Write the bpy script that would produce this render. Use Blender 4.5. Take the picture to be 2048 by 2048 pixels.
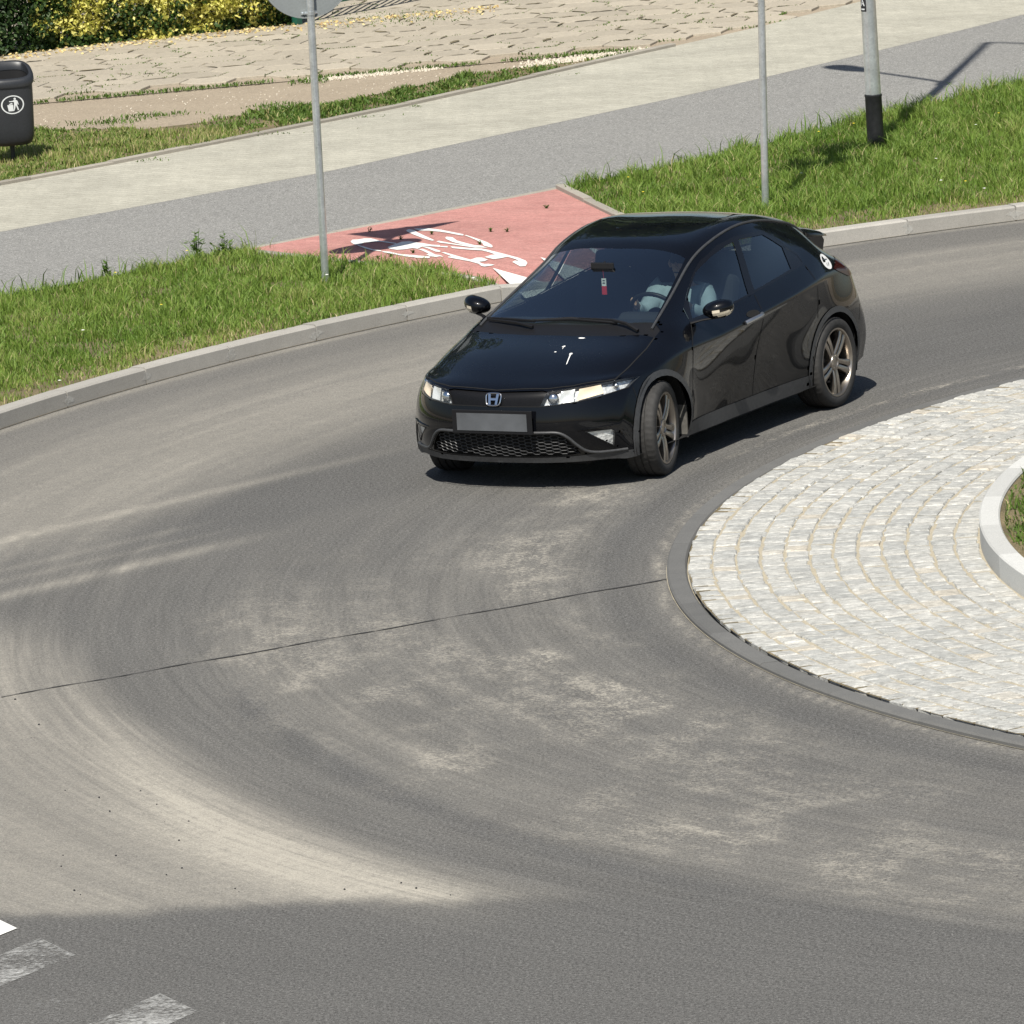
import bpy, bmesh, math, random
import numpy as np
from mathutils import Vector, Matrix
from mathutils.bvhtree import BVHTree

for o in list(bpy.data.objects): bpy.data.objects.remove(o, do_unlink=True)
scene = bpy.context.scene
COL = scene.collection
random.seed(7); RNG = np.random.default_rng(11)

# ------------------------------------------------------------------ camera, sky, sun, exposure
CAM_H, FOC, PITCH, ROLL = 8.41725, 14632.5, 0.1772042, 0.0635984      # focal length in pixels of a 2048 px frame
cd = bpy.data.cameras.new('camera'); cam = bpy.data.objects.new('camera', cd); COL.objects.link(cam)
cd.sensor_width = 36; cd.sensor_fit = 'HORIZONTAL'; cd.lens = 36 * FOC / 2048
cd.clip_start = 1; cd.clip_end = 2000
_f = Vector((0, math.cos(PITCH), -math.sin(PITCH))); _r = Vector((1, 0, 0)); _u = _r.cross(_f)
_c, _s = math.cos(ROLL), math.sin(ROLL)
X, Y, Z = _c*_r - _s*_u, _s*_r + _c*_u, -_f
cam.matrix_world = Matrix(((X.x, Y.x, Z.x, 0), (X.y, Y.y, Z.y, 0), (X.z, Y.z, Z.z, CAM_H), (0, 0, 0, 1)))
scene.camera = cam
SUN_EL, SUN_AZ = math.radians(54), math.radians(191.8)                # azimuth clockwise from +Y
w = bpy.data.worlds.new('World'); scene.world = w; w.use_nodes = True
nt = w.node_tree; sky = nt.nodes.new('ShaderNodeTexSky'); sky.sky_type = 'NISHITA'; sky.sun_disc = False
sky.sun_elevation = SUN_EL; sky.sun_rotation = SUN_AZ; sky.air_density = 1.0; sky.dust_density = 1.2; sky.ozone_density = 1.2
bg = nt.nodes['Background']; bg.inputs['Strength'].default_value = 0.066
nt.links.new(sky.outputs[0], bg.inputs['Color'])
sl = bpy.data.lights.new('sun', 'SUN'); sl.energy = 5.0; sl.angle = math.radians(0.53); sl.color = (1, .955, .87)
so = bpy.data.objects.new('sun', sl); COL.objects.link(so)
_d = Vector((-math.sin(SUN_AZ)*math.cos(SUN_EL), -math.cos(SUN_AZ)*math.cos(SUN_EL), -math.sin(SUN_EL)))
so.rotation_euler = _d.to_track_quat('-Z', 'Y').to_euler(); so.location = (-8, -20, 40)
vs = scene.view_settings; vs.view_transform = 'Standard'; vs.look = 'None'; vs.exposure = 0.37; vs.gamma = 1; vs.use_curve_mapping = False
scene.render.resolution_x = scene.render.resolution_y = 1024

# ------------------------------------------------------------------ helpers
def tag(o, label=None, cat=None, group=None, kind=None):
    if label: o['label'] = label
    if cat: o['category'] = cat
    if group: o['group'] = group
    if kind: o['kind'] = kind
    return o
def link(o, parent=None):
    COL.objects.link(o)
    if parent is not None: o.parent = parent
    return o
def empty(name, loc=(0, 0, 0), rz=0):
    o = bpy.data.objects.new(name, None); o.empty_display_size = .2; o.location = loc; o.rotation_euler = (0, 0, rz)
    return link(o)
def new_mesh(name, v, f, mat=None, smooth=None):
    me = bpy.data.meshes.new(name); me.from_pydata([tuple(map(float, p)) for p in v], [], [tuple(map(int, q)) for q in f])
    if mat: me.materials.append(mat)
    if smooth is not None:
        me.polygons.foreach_set('use_smooth', [True]*len(me.polygons))
        if smooth < 180: me.set_sharp_from_angle(angle=math.radians(smooth))
    me.update(); return me
def mobj(name, v, f, mat=None, parent=None, smooth=None):
    return link(bpy.data.objects.new(name, new_mesh(name, v, f, mat, smooth)), parent)
class MB:
    def __init__(s): s.v = []; s.f = []
    def add(s, v, f):
        n = len(s.v); s.v += [tuple(p) for p in v]; s.f += [tuple(i+n for i in q) for q in f]; return s
    def box(s, c, d, R=None):
        x, y, z = d[0]/2, d[1]/2, d[2]/2
        P = [Vector(q) for q in ((-x,-y,-z),(x,-y,-z),(x,y,-z),(-x,y,-z),(-x,-y,z),(x,-y,z),(x,y,z),(-x,y,z))]
        if R is not None: P = [R @ q for q in P]
        c = Vector(c)
        return s.add([q + c for q in P], [(0,3,2,1),(4,5,6,7),(0,1,5,4),(1,2,6,5),(2,3,7,6),(3,0,4,7)])
    def tube(s, path, r, n=8, cap=True, flat=1.0, up=None):
        path = [Vector(q) for q in path]; m = len(path); rs = r if hasattr(r, '__len__') else [r]*m
        V = []; prev = None
        for i, q in enumerate(path):
            t = (path[min(i+1, m-1)] - path[max(i-1, 0)]).normalized()
            a = Vector(up) if up else (prev if prev is not None else (Vector((0, 0, 1)) if abs(t.z) < .9 else Vector((1, 0, 0))))
            e1 = (a - t*a.dot(t)).normalized(); e2 = t.cross(e1); prev = e1
            for k in range(n):
                an = 2*math.pi*k/n
                V.append(q + e1*(rs[i]*math.cos(an)*flat) + e2*(rs[i]*math.sin(an)))
        F = [(i*n+k, i*n+(k+1) % n, (i+1)*n+(k+1) % n, (i+1)*n+k) for i in range(m-1) for k in range(n)]
        if cap: F += [tuple(range(n-1, -1, -1)), tuple(range((m-1)*n, m*n))]
        return s.add(V, F)
    def lathe(s, prof, n=32, M=None, cap=False):
        m = len(prof); V = []
        for r, z in prof:
            for k in range(n):
                a = 2*math.pi*k/n; q = Vector((r*math.cos(a), r*math.sin(a), z)); V.append(M @ q if M is not None else q)
        F = [(i*n+k, i*n+(k+1) % n, (i+1)*n+(k+1) % n, (i+1)*n+k) for i in range(m-1) for k in range(n)]
        if cap: F += [tuple(range(n-1, -1, -1)), tuple(range((m-1)*n, m*n))]
        return s.add(V, F)
    def prism(s, poly, z0, z1, M=None):
        n = len(poly); V = [Vector((x, y, z0)) for x, y in poly] + [Vector((x, y, z1)) for x, y in poly]
        if M is not None: V = [M @ q for q in V]
        return s.add(V, [tuple(range(n-1, -1, -1)), tuple(range(n, 2*n))] + [(i, (i+1) % n, n+(i+1) % n, n+i) for i in range(n)])
    def obj(s, name, mat, parent=None, smooth=None): return mobj(name, s.v, s.f, mat, parent, smooth)
def bevel(o, w=.01, seg=2, ang=30):
    m = o.modifiers.new('bevel', 'BEVEL'); m.width = w; m.segments = seg; m.limit_method = 'ANGLE'; m.angle_limit = math.radians(ang); return o
def smoothpath(pts, n=6):
    P = np.array(pts, float); return [tuple(q) for q in spline_rows(P[:, None, :], n)[:, 0, :]]
def inpoly(P, poly):
    x, y = P[:, 0], P[:, 1]; c = np.zeros(len(P), bool); n = len(poly)
    for i in range(n):
        (x0, y0), (x1, y1) = poly[i][:2], poly[(i+1) % n][:2]
        if y0 == y1: continue
        c ^= ((y0 > y) != (y1 > y)) & (x < (x1-x0)*(y-y0)/(y1-y0)+x0)
    return c
def vnoise(x, y, seed=0):
    r = np.random.default_rng(seed); T = r.random((256, 256))
    xi, yi = np.floor(x).astype(int), np.floor(y).astype(int); fx, fy = x-xi, y-yi
    fx = fx*fx*(3-2*fx); fy = fy*fy*(3-2*fy)
    g = lambda a, b: T[a % 256, b % 256]
    return (g(xi, yi)*(1-fx)+g(xi+1, yi)*fx)*(1-fy)+(g(xi, yi+1)*(1-fx)+g(xi+1, yi+1)*fx)*fy
def fbm(x, y, seed=0, o=4):
    s = 0; a = .5; 
    for k in range(o): s = s + a*vnoise(x*2**k, y*2**k, seed+k); a *= .5
    return s/(1-.5**o)
def sstep(a, b, x): t = np.clip((x-a)/(b-a), 0, 1); return t*t*(3-2*t)

# ------------------------------------------------------------------ materials
class NT:
    def __init__(s, name):
        s.m = bpy.data.materials.new(name); s.m.use_nodes = True; s.t = s.m.node_tree; s.p = s.t.nodes['Principled BSDF']; s.out = s.t.nodes['Material Output']
    def n(s, typ, **kw):
        n = s.t.nodes.new('ShaderNode'+typ)
        for k, v in kw.items():
            if k.startswith('i_'):
                key = k[2:]; key = int(key) if key.isdigit() else key.replace('_', ' '); n.inputs[key].default_value = v
            else: setattr(n, k, v)
        return n
    def l(s, a, b): s.t.links.new(a, b); return b
    def noise(s, scale, detail=3, rough=.55, vec=None, dist=0):
        n = s.n('TexNoise', i_Scale=scale, i_Detail=detail, i_Roughness=rough, i_Distortion=dist); s.l(vec if vec is not None else s.pos(), n.inputs['Vector']); return n.outputs['Fac']
    def pos(s):
        if not hasattr(s, '_pos'): s._pos = s.n('NewGeometry').outputs['Position']
        return s._pos
    def obj(s):
        if not hasattr(s, '_obj'): s._obj = s.n('TexCoord').outputs['Object']
        return s._obj
    def ramp(s, fac, *stops):
        r = s.n('ValToRGB'); e = r.color_ramp.elements
        while len(e) < len(stops): e.new(.5)
        for el, (p, c) in zip(e, stops): el.position = p; el.color = (c, c, c, 1) if not hasattr(c, '__len__') else (*c, 1)
        s.l(fac, r.inputs['Fac']); return r.outputs['Color']
    def mix(s, fac, a, b, typ='MIX'):
        n = s.n('Mix', data_type='RGBA', blend_type=typ)
        for k, v in ((0, fac), (6, a), (7, b)):
            inp = n.inputs[k]
            if hasattr(v, 'links'): s.l(v, inp)
            elif hasattr(v, '__len__'): inp.default_value = (*v, 1)
            else: inp.default_value = v if k == 0 else (v, v, v, 1)
        return n.outputs[2]
    def math(s, op, a, b=0.0, clamp=False):
        n = s.n('Math', operation=op, use_clamp=clamp)
        for i, v in enumerate((a, b)):
            if hasattr(v, 'links'): s.l(v, n.inputs[i])
            else: n.inputs[i].default_value = v
        return n.outputs[0]
    def attr(s, name): return s.n('Attribute', attribute_name=name).outputs['Fac']
    def bump(s, h, strength=.3, dist=.01):
        b = s.n('Bump', i_Strength=strength, i_Distance=dist); s.l(h, b.inputs['Height']); s.l(b.outputs[0], s.p.inputs['Normal'])
    def col(s, c):
        if hasattr(c, 'links'): s.l(c, s.p.inputs['Base Color'])
        else: s.p.inputs['Base Color'].default_value = (*c, 1)
    def set(s, **kw):
        for k, v in kw.items():
            i = s.p.inputs[k.replace('_', ' ')]
            if hasattr(v, 'links'): s.l(v, i)
            else: i.default_value = v
        return s
def flat(name, c, rough=.6, metal=0, bumps=None, **kw):
    n = NT(name); n.set(Roughness=rough, Metallic=metal, **kw)
    if bumps:
        f = n.noise(bumps[0], 4, vec=n.obj()); n.col(n.mix(n.ramp(f, (.3, 0), (.7, 1)), tuple(x*(1-bumps[1]) for x in c), tuple(min(1, x*(1+bumps[1])) for x in c)))
    else: n.col(c)
    return n.m
def rnd(n):   # a value per separate piece, whether it is an object or an island
    a = n.n('ObjectInfo').outputs['Random']; b = n.n('NewGeometry').outputs['Random Per Island']
    return n.math('FRACT', n.math('ADD', a, b))
M = {}
n = NT('asphalt_road'); d = n.attr('dust'); pa = n.attr('patchy'); stk_ = n.attr('tracks')
g1 = n.noise(120, 2, .75); g3 = n.noise(1.1, 3); g4 = n.noise(55, 3, .8)
# polar coordinates round the island: tyre tracks run along the circle
sx = n.n('SeparateXYZ'); n.l(n.pos(), sx.inputs[0]); px = n.math('SUBTRACT', 10.529, sx.outputs[0]); py_ = n.math('SUBTRACT', 44.238, sx.outputs[1])
pr_ = n.math('SQRT', n.math('ADD', n.math('MULTIPLY', px, px), n.math('MULTIPLY', py_, py_))); pt2 = n.math('MULTIPLY', n.math('ARCTAN2', py_, px), 11.5)
def polar(sr, sa, detail=4, rough=.6):
    cv = n.n('CombineXYZ'); n.l(n.math('MULTIPLY', pr_, sr), cv.inputs[0]); n.l(n.math('MULTIPLY', pt2, sa), cv.inputs[1]); return n.noise(1.0, detail, rough, cv.outputs[0])
s1_ = polar(9, .35); s2_ = polar(34, .9, 3); s3_ = polar(4, 1.6, 5, .75)
tr = n.math('ADD', n.math('MULTIPLY', s1_, .55), n.math('MULTIPLY', s2_, .45))
base = n.mix(g3, (.083, .0815, .0785), (.102, .100, .0955))
base = n.mix(stk_, base, n.mix(1, base, n.ramp(tr, (.36, .90), (.64, 1.09)), 'MULTIPLY'))
base = n.mix(1, base, n.ramp(n.noise(38, 4, .8), (.30, .66), (.70, 1.38)), 'MULTIPLY')
base = n.mix(1, base, n.ramp(g4, (.34, .62), (.66, 1.45)), 'MULTIPLY'); base = n.mix(1, base, n.ramp(g1, (.32, .55), (.68, 1.6)), 'MULTIPLY')
pm = n.math('ADD', n.math('ADD', n.math('MULTIPLY', n.noise(7, 7, .85), .26), n.math('MULTIPLY', n.noise(34, 5, .8), .44)), n.math('MULTIPLY', s3_, .30))
pt_ = n.math('MULTIPLY', pa, n.ramp(pm, (.485, 0), (.575, 1)))
sm_ = n.mix(stk_, (1.0, 1.0, 1.0), n.ramp(tr, (.38, .68), (.62, 1.32)))
dm = n.math('ADD', n.math('MULTIPLY', n.math('MULTIPLY', d, sm_), n.math('MULTIPLY', n.math('ADD', n.math('MULTIPLY', g4, 1.5), .25), n.ramp(n.noise(11, 6, .8), (.30, .70), (.70, 1.25)))), pt_, True)
sand = n.mix(n.noise(48, 4, .8), (.30, .279, .236), (.46, .428, .365)); sand = n.mix(1, sand, n.ramp(g1, (.3, .78), (.7, 1.25)), 'MULTIPLY')
c = n.mix(dm, base, sand); n.col(c); n.set(Roughness=.9); n.p.inputs['Specular IOR Level'].default_value = .2
n.bump(n.math('ADD', g1, n.math('MULTIPLY', g4, .8)), .6, .005); M['road'] = n.m
n = NT('asphalt_path'); g1 = n.noise(110, 2, .8); g3 = n.noise(.9, 4)
c = n.mix(g3, (.196, .194, .184), (.228, .224, .210)); c = n.mix(1, c, n.ramp(n.noise(30, 5, .85), (.30, .60), (.70, 1.42)), 'MULTIPLY'); c = n.mix(1, c, n.ramp(n.noise(60, 3, .85), (.32, .68), (.68, 1.34)), 'MULTIPLY'); n.col(n.mix(n.ramp(g1, (.33, 0), (.68, 1)), n.mix(1, c, .55, 'MULTIPLY'), n.mix(1, c, 1.5, 'MULTIPLY')))
n.set(Roughness=.9); n.bump(g1, .4, .004); M['path'] = n.m
def paving(name, ca, cb, mort, sx, rot, joint=.004):
    n = NT(name); mp = n.n('Mapping'); n.l(n.pos(), mp.inputs[0]); mp.inputs['Rotation'].default_value = (0, 0, rot)
    b = n.n('TexBrick', offset=.5, i_Scale=1.0, i_Mortar_Size=joint, i_Mortar_Smooth=.2, i_Bias=0, i_Brick_Width=sx, i_Row_Height=sx/2)
    n.l(mp.outputs[0], b.inputs['Vector']); b.inputs['Color1'].default_value = (*ca, 1); b.inputs['Color2'].default_value = (*cb, 1); b.inputs['Mortar'].default_value = (*mort, 1)
    g = n.noise(140, 2, .75); g2 = n.noise(1.3, 4); g5 = n.noise(14, 4, .65)
    c = n.mix(1, b.outputs[0], n.ramp(g, (.3, .72), (.7, 1.22)), 'MULTIPLY'); c = n.mix(1, c, n.ramp(g2, (.3, .88), (.7, 1.08)), 'MULTIPLY')
    c = n.mix(1, c, n.ramp(g5, (.3, .9), (.7, 1.07)), 'MULTIPLY'); c = n.mix(1, c, n.ramp(n.noise(40, 4, .85), (.3, .76), (.7, 1.22)), 'MULTIPLY')
    n.col(c); n.set(Roughness=.9); n.bump(n.math('SUBTRACT', g, b.outputs['Fac']), .35, .004); return n.m
M['beige'] = paving('beige_paving', (.435, .418, .348), (.388, .372, .308), (.30, .285, .235), .2, math.radians(45))
M['red'] = paving('red_paving', (.48, .235, .205), (.43, .20, .175), (.385, .195, .17), .2, math.radians(40))
def concrete(name, a, b, scale=14, speck=160, bmp=.25):
    n = NT(name); f = n.noise(scale, 4, .6, n.obj()); g = n.noise(speck, 2, .7, n.pos()); r = rnd(n)
    c = n.mix(f, a, b); c = n.mix(1, c, n.ramp(g, (.3, .78), (.7, 1.18)), 'MULTIPLY'); c = n.mix(1, c, n.ramp(r, (0, .86), (1, 1.1)), 'MULTIPLY')
    n.col(c); n.set(Roughness=.9); n.bump(g, bmp, .004); return n.m
M['kerb'] = concrete('kerb_concrete', (.32, .305, .275), (.43, .41, .37), 6)
M['kerb_dark'] = concrete('flush_kerb_concrete', (.10, .10, .097), (.15, .148, .14), 5)
M['granite'] = concrete('pale_granite', (.45, .45, .43), (.54, .54, .515), 30, 190, .2)
M['edging'] = concrete('edging_concrete', (.26, .24, .20), (.36, .33, .28), 8)
n = NT('cobble_granite'); mp = n.n('Mapping', i_Scale=(1, 1, 1)); r = rnd(n)
sv = n.n('Mapping'); n.l(n.pos(), sv.inputs[0]); sv.inputs['Scale'].default_value = (16, 46, 46)
f = n.noise(1.0, 4, .65, sv.outputs[0]); g = n.noise(120, 3, .7); hh = n.noise(26, 4, .7)
c = n.mix(r, (.40, .402, .38), (.505, .497, .46)); c = n.mix(n.ramp(r, (.92, 0), (.98, .5)), c, (.50, .43, .32))
c = n.mix(1, c, n.ramp(f, (.30, .62), (.60, 1.16)), 'MULTIPLY'); c = n.mix(1, c, n.ramp(n.noise(5, 4, .7), (.3, .86), (.7, 1.10)), 'MULTIPLY'); c = n.mix(1, c, n.ramp(n.noise(19, 4, .8), (.3, .80), (.7, 1.14)), 'MULTIPLY'); c = n.mix(1, c, n.ramp(g, (.3, .80), (.7, 1.15)), 'MULTIPLY')
n.col(c); n.set(Roughness=.85); n.bump(n.math('ADD', hh, g), .55, .012); M['cobble'] = n.m
M['jointsand'] = concrete('joint_sand', (.38, .335, .245), (.50, .445, .335), 9, 90, .5)
n = NT('dry_dirt'); f = n.noise(1.6, 5); g = n.noise(90, 3, .75); h = n.noise(22, 4, .7)
c = n.mix(f, (.29, .235, .17), (.40, .335, .25)); c = n.mix(1, c, n.ramp(g, (.3, .7), (.7, 1.25)), 'MULTIPLY'); c = n.mix(1, c, n.ramp(h, (.3, .82), (.7, 1.12)), 'MULTIPLY')
n.col(c); n.set(Roughness=.95); n.bump(n.math('ADD', g, h), .6, .012); M['dirt'] = n.m
n = NT('verge_soil'); f = n.noise(2.2, 5); g = n.noise(70, 3, .75)
c = n.mix(n.ramp(f, (.35, 0), (.65, 1)), (.13, .105, .055), (.24, .19, .105)); c = n.mix(1, c, n.ramp(g, (.3, .5), (.7, 1.3)), 'MULTIPLY')
n.col(c); n.set(Roughness=.95); n.bump(g, .7, .02); M['soil'] = n.m
n = NT('hex_concrete'); f = n.noise(1.2, 4); g = n.noise(110, 3, .75); h = n.noise(18, 4, .7); r = rnd(n)
c = n.mix(f, (.365, .322, .252), (.44, .392, .312)); c = n.mix(1, c, n.ramp(g, (.3, .75), (.7, 1.2)), 'MULTIPLY'); c = n.mix(1, c, n.ramp(h, (.3, .85), (.7, 1.1)), 'MULTIPLY'); c = n.mix(1, c, n.ramp(r, (0, .88), (1, 1.08)), 'MULTIPLY')
n.col(c); n.set(Roughness=.92); n.bump(n.math('ADD', g, h), .5, .008); M['hex'] = n.m
def foliage(name, *stops, trans=.3, rough=.55):
    n = NT(name); a = n.attr('tint'); c = n.ramp(a, *stops); n.col(c); n.set(Roughness=rough); n.p.inputs['Specular IOR Level'].default_value = .3
    t = n.n('BsdfTranslucent'); n.l(n.mix(1, c, 1.25, 'MULTIPLY'), t.inputs['Color']); mx = n.n('MixShader', i_0=trans)
    n.l(n.p.outputs[0], mx.inputs[1]); n.l(t.outputs[0], mx.inputs[2]); n.l(mx.outputs[0], n.out.inputs[0]); return n.m
M['grass'] = foliage('grass_blade', (0, (.050, .112, .014)), (.36, (.118, .205, .028)), (.70, (.212, .304, .058)), (.90, (.33, .32, .12)), (1, (.48, .41, .22)))
M['clover'] = foliage('clover_leaf', (0, (.045, .095, .016)), (.5, (.090, .160, .026)), (.85, (.15, .215, .045)), (1, (.38, .32, .15)))
M['hedge_leaf'] = foliage('variegated_leaf', (0, (.026, .055, .012)), (.34, (.055, .105, .020)), (.44, (.15, .18, .035)), (.6, (.50, .48, .085)), (1, (.72, .67, .22)), trans=.22)
M['dark_leaf'] = foliage('dark_leaf', (0, (.012, .030, .008)), (.7, (.03, .065, .015)), (1, (.07, .11, .03)), trans=.2)
M['tree_leaf'] = foliage('tree_leaf', (0, (.018, .038, .010)), (.7, (.04, .07, .018)), (1, (.08, .11, .03)), trans=.2)
M['dead_leaf'] = foliage('fallen_leaf', (0, (.55, .42, .16)), (.6, (.68, .58, .30)), (1, (.40, .25, .12)), trans=.1)
M['flower'] = flat('flower_petal', (.85, .84, .78), .6)
M['dandelion'] = flat('dandelion_flower', (.80, .62, .05), .6)
M['pebble'] = concrete('limestone_gravel', (.50, .44, .35), (.72, .66, .55), 20)
M['bark'] = flat('bark', (.08, .06, .045), .9, bumps=(8, .4))
n = NT('galvanised_steel'); v = n.n('TexVoronoi', i_Scale=55.0); n.l(n.obj(), v.inputs['Vector']); f = n.noise(6, 4, vec=n.obj())
c = n.mix(v.outputs['Color'], (.60, .64, .66), (.76, .80, .82)); n.col(n.mix(1, c, n.ramp(f, (.3, .8), (.7, 1.12)), 'MULTIPLY')); n.set(Roughness=.32, Metallic=.8); M['galv'] = n.m
M['sign_back'] = flat('sign_back_grey', (.26, .28, .28), .5, .2, bumps=(60, .06))
M['sign_blue'] = flat('sign_blue', (.01, .06, .35), .4); M['sign_white'] = flat('sign_white', (.8, .8, .8), .4); M['sign_red'] = flat('sign_red', (.5, .02, .02), .4); M['sign_yellow'] = flat('sign_yellow', (.8, .5, .02), .4)
M['bitumen'] = flat('black_bitumen_coat', (.018, .019, .021), .55, bumps=(25, .35))
M['bin'] = flat('bin_plastic', (.022, .024, .028), .42, bumps=(160, .35)); M['bin_in'] = flat('bin_inside', (.006, .006, .007), .8)
M['print'] = flat('white_print', (.62, .64, .64), .5)
M['bin_post'] = flat('bin_post_steel', (.035, .038, .04), .45, .4)
M['fence_green'] = flat('green_fence_paint', (.012, .085, .055), .45); M['wire'] = flat('green_fence_wire', (.02, .09, .06), .5)
def paint_mat(name, lo, hi, c=(.74, .74, .70)):
    n = NT(name); f = n.noise(34, 5, .75); g = n.noise(3.5, 3); n.col(c); n.set(Roughness=.75)
    n.bump(n.noise(150, 2), .3, .003)
    t = n.n('BsdfTransparent'); mx = n.n('MixShader'); a = n.ramp(n.math('ADD', n.math('MULTIPLY', f, .6), n.math('MULTIPLY', g, .4)), (lo, 0), (hi, 1))
    n.l(a, mx.inputs[0]); n.l(t.outputs[0], mx.inputs[1]); n.l(n.p.outputs[0], mx.inputs[2]); n.l(mx.outputs[0], n.out.inputs[0]); return n.m
M['paint_new'] = paint_mat('white_road_paint', .16, .30); M['paint_worn'] = paint_mat('worn_road_paint', .45, .70, (.52, .52, .50)); M['paint_faint'] = paint_mat('faint_road_paint', .56, .85, (.42, .42, .41))
M['moss'] = flat('joint_moss', (.15, .125, .075), .95, bumps=(6, .5))
M['smear'] = paint_mat('cement_smear', .30, .75, (.55, .54, .50))
M['tar'] = flat('tar_joint', (.040, .039, .038), .8)
# car
n = NT('black_car_paint'); f = n.noise(3, 4, vec=n.obj()); n.col((.0025, .0028, .0040)); n.set(Coat_Weight=1.0, Coat_Roughness=.025, Coat_IOR=1.39)
n.set(Roughness=n.ramp(f, (.3, .22), (.7, .36))); n.p.inputs['Specular IOR Level'].default_value = .08; M['paint'] = n.m
M['piano'] = flat('gloss_black_plastic', (.006, .006, .007), .12)
M['trim'] = flat('matte_grey_plastic', (.040, .041, .043), .48, bumps=(40, .2)); M['black'] = flat('black_plastic', (.008, .008, .009), .45, Specular_IOR_Level=.3)
M['void'] = flat('dark_cavity', (.004, .004, .004), .9); M['mesh_black'] = flat('upper_grille_black', (.006, .006, .007), .4, bumps=(220, .5), Specular_IOR_Level=.2); M['seam'] = flat('panel_gap', (.002, .002, .002), .9)
M['rubber'] = flat('tyre_rubber', (.026, .025, .024), .78, bumps=(30, .25)); M['alloy'] = flat('gunmetal_alloy', (.40, .36, .315), .30, .95)
M['alloy_d'] = flat('dark_barrel_metal', (.05, .048, .045), .45, .9); M['disc'] = flat('brake_disc_steel', (.25, .24, .23), .35, 1.0)
M['chrome'] = flat('chrome', (.75, .76, .78), .10, 1.0); M['satin'] = flat('satin_silver', (.45, .46, .48), .30, .9)
n = NT('reflector'); v = n.n('TexVoronoi', i_Scale=38.0); n.l(n.obj(), v.inputs['Vector']); n.col((.86, .86, .84)); n.set(Roughness=.28, Metallic=.4); n.bump(v.outputs['Distance'], .6, .012); M['reflector'] = n.m
M['amber'] = flat('amber_lens', (.88, .72, .53), .25); M['lampwhite'] = flat('lamp_inner_white', (.72, .72, .70), .3, .3)
M['red_lens'] = flat('red_lens', (.035, .006, .006), .10)
M['plate'] = flat('number_plate', (.078, .083, .090), .5, bumps=(5, .25)); M['white'] = flat('white_plastic', (.75, .75, .73), .5)
M['seat'] = flat('seat_fabric', (.014, .015, .018), .9); M['dash'] = flat('dashboard_plastic', (.016, .017, .019), .7); M['headliner'] = flat('headliner_grey', (.10, .105, .11), .9)
M['dusty'] = flat('dusty_mud_flap', (.10, .095, .085), .9, bumps=(20, .3))
M['skin'] = flat('skin', (.50, .30, .21), .5); M['shirt'] = flat('pale_blue_shirt', (.27, .34, .375), .85, bumps=(20, .1)); M['trouser'] = flat('dark_trousers', (.02, .022, .03), .9); M['hair'] = flat('dark_hair', (.018, .013, .010), .6)
M['ind'] = flat('sun_glint_indicator', (.72, .64, .50), .25)  # mirror indicator strip, its colour lightened to stand in for the sun reflecting there
M['tag_red'] = flat('red_tag', (.55, .03, .04), .5)
def glass_mat(name, tint, boost=1.0):
    n = NT(name); n.t.nodes.remove(n.p); t = n.n('BsdfTransparent'); t.inputs[0].default_value = (*tint, 1); g = n.n('BsdfGlossy'); g.inputs['Roughness'].default_value = .015; g.inputs['Color'].default_value = (1, 1, 1, 1)
    bf = n.n('NewGeometry').outputs['Backfacing']; fr = n.n('Fresnel'); n.l(n.math('SUBTRACT', 1.52, n.math('MULTIPLY', bf, 1.52-1/1.52)), fr.inputs['IOR']); mx = n.n('MixShader'); n.l(n.math('MULTIPLY', fr.outputs[0], boost, True), mx.inputs[0]); n.l(t.outputs[0], mx.inputs[1]); n.l(g.outputs[0], mx.inputs[2]); n.l(mx.outputs[0], n.out.inputs[0]); return n.m
M['glass'] = glass_mat('windscreen_glass', (.66, .74, .72), 3.1); M['glass_t'] = glass_mat('side_glass', (.60, .68, .67), 2.4); M['glass_r'] = glass_mat('tinted_rear_glass', (.28, .32, .33), 2.0); M['lens'] = glass_mat('clear_lens', (.95, .96, .96))
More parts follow.
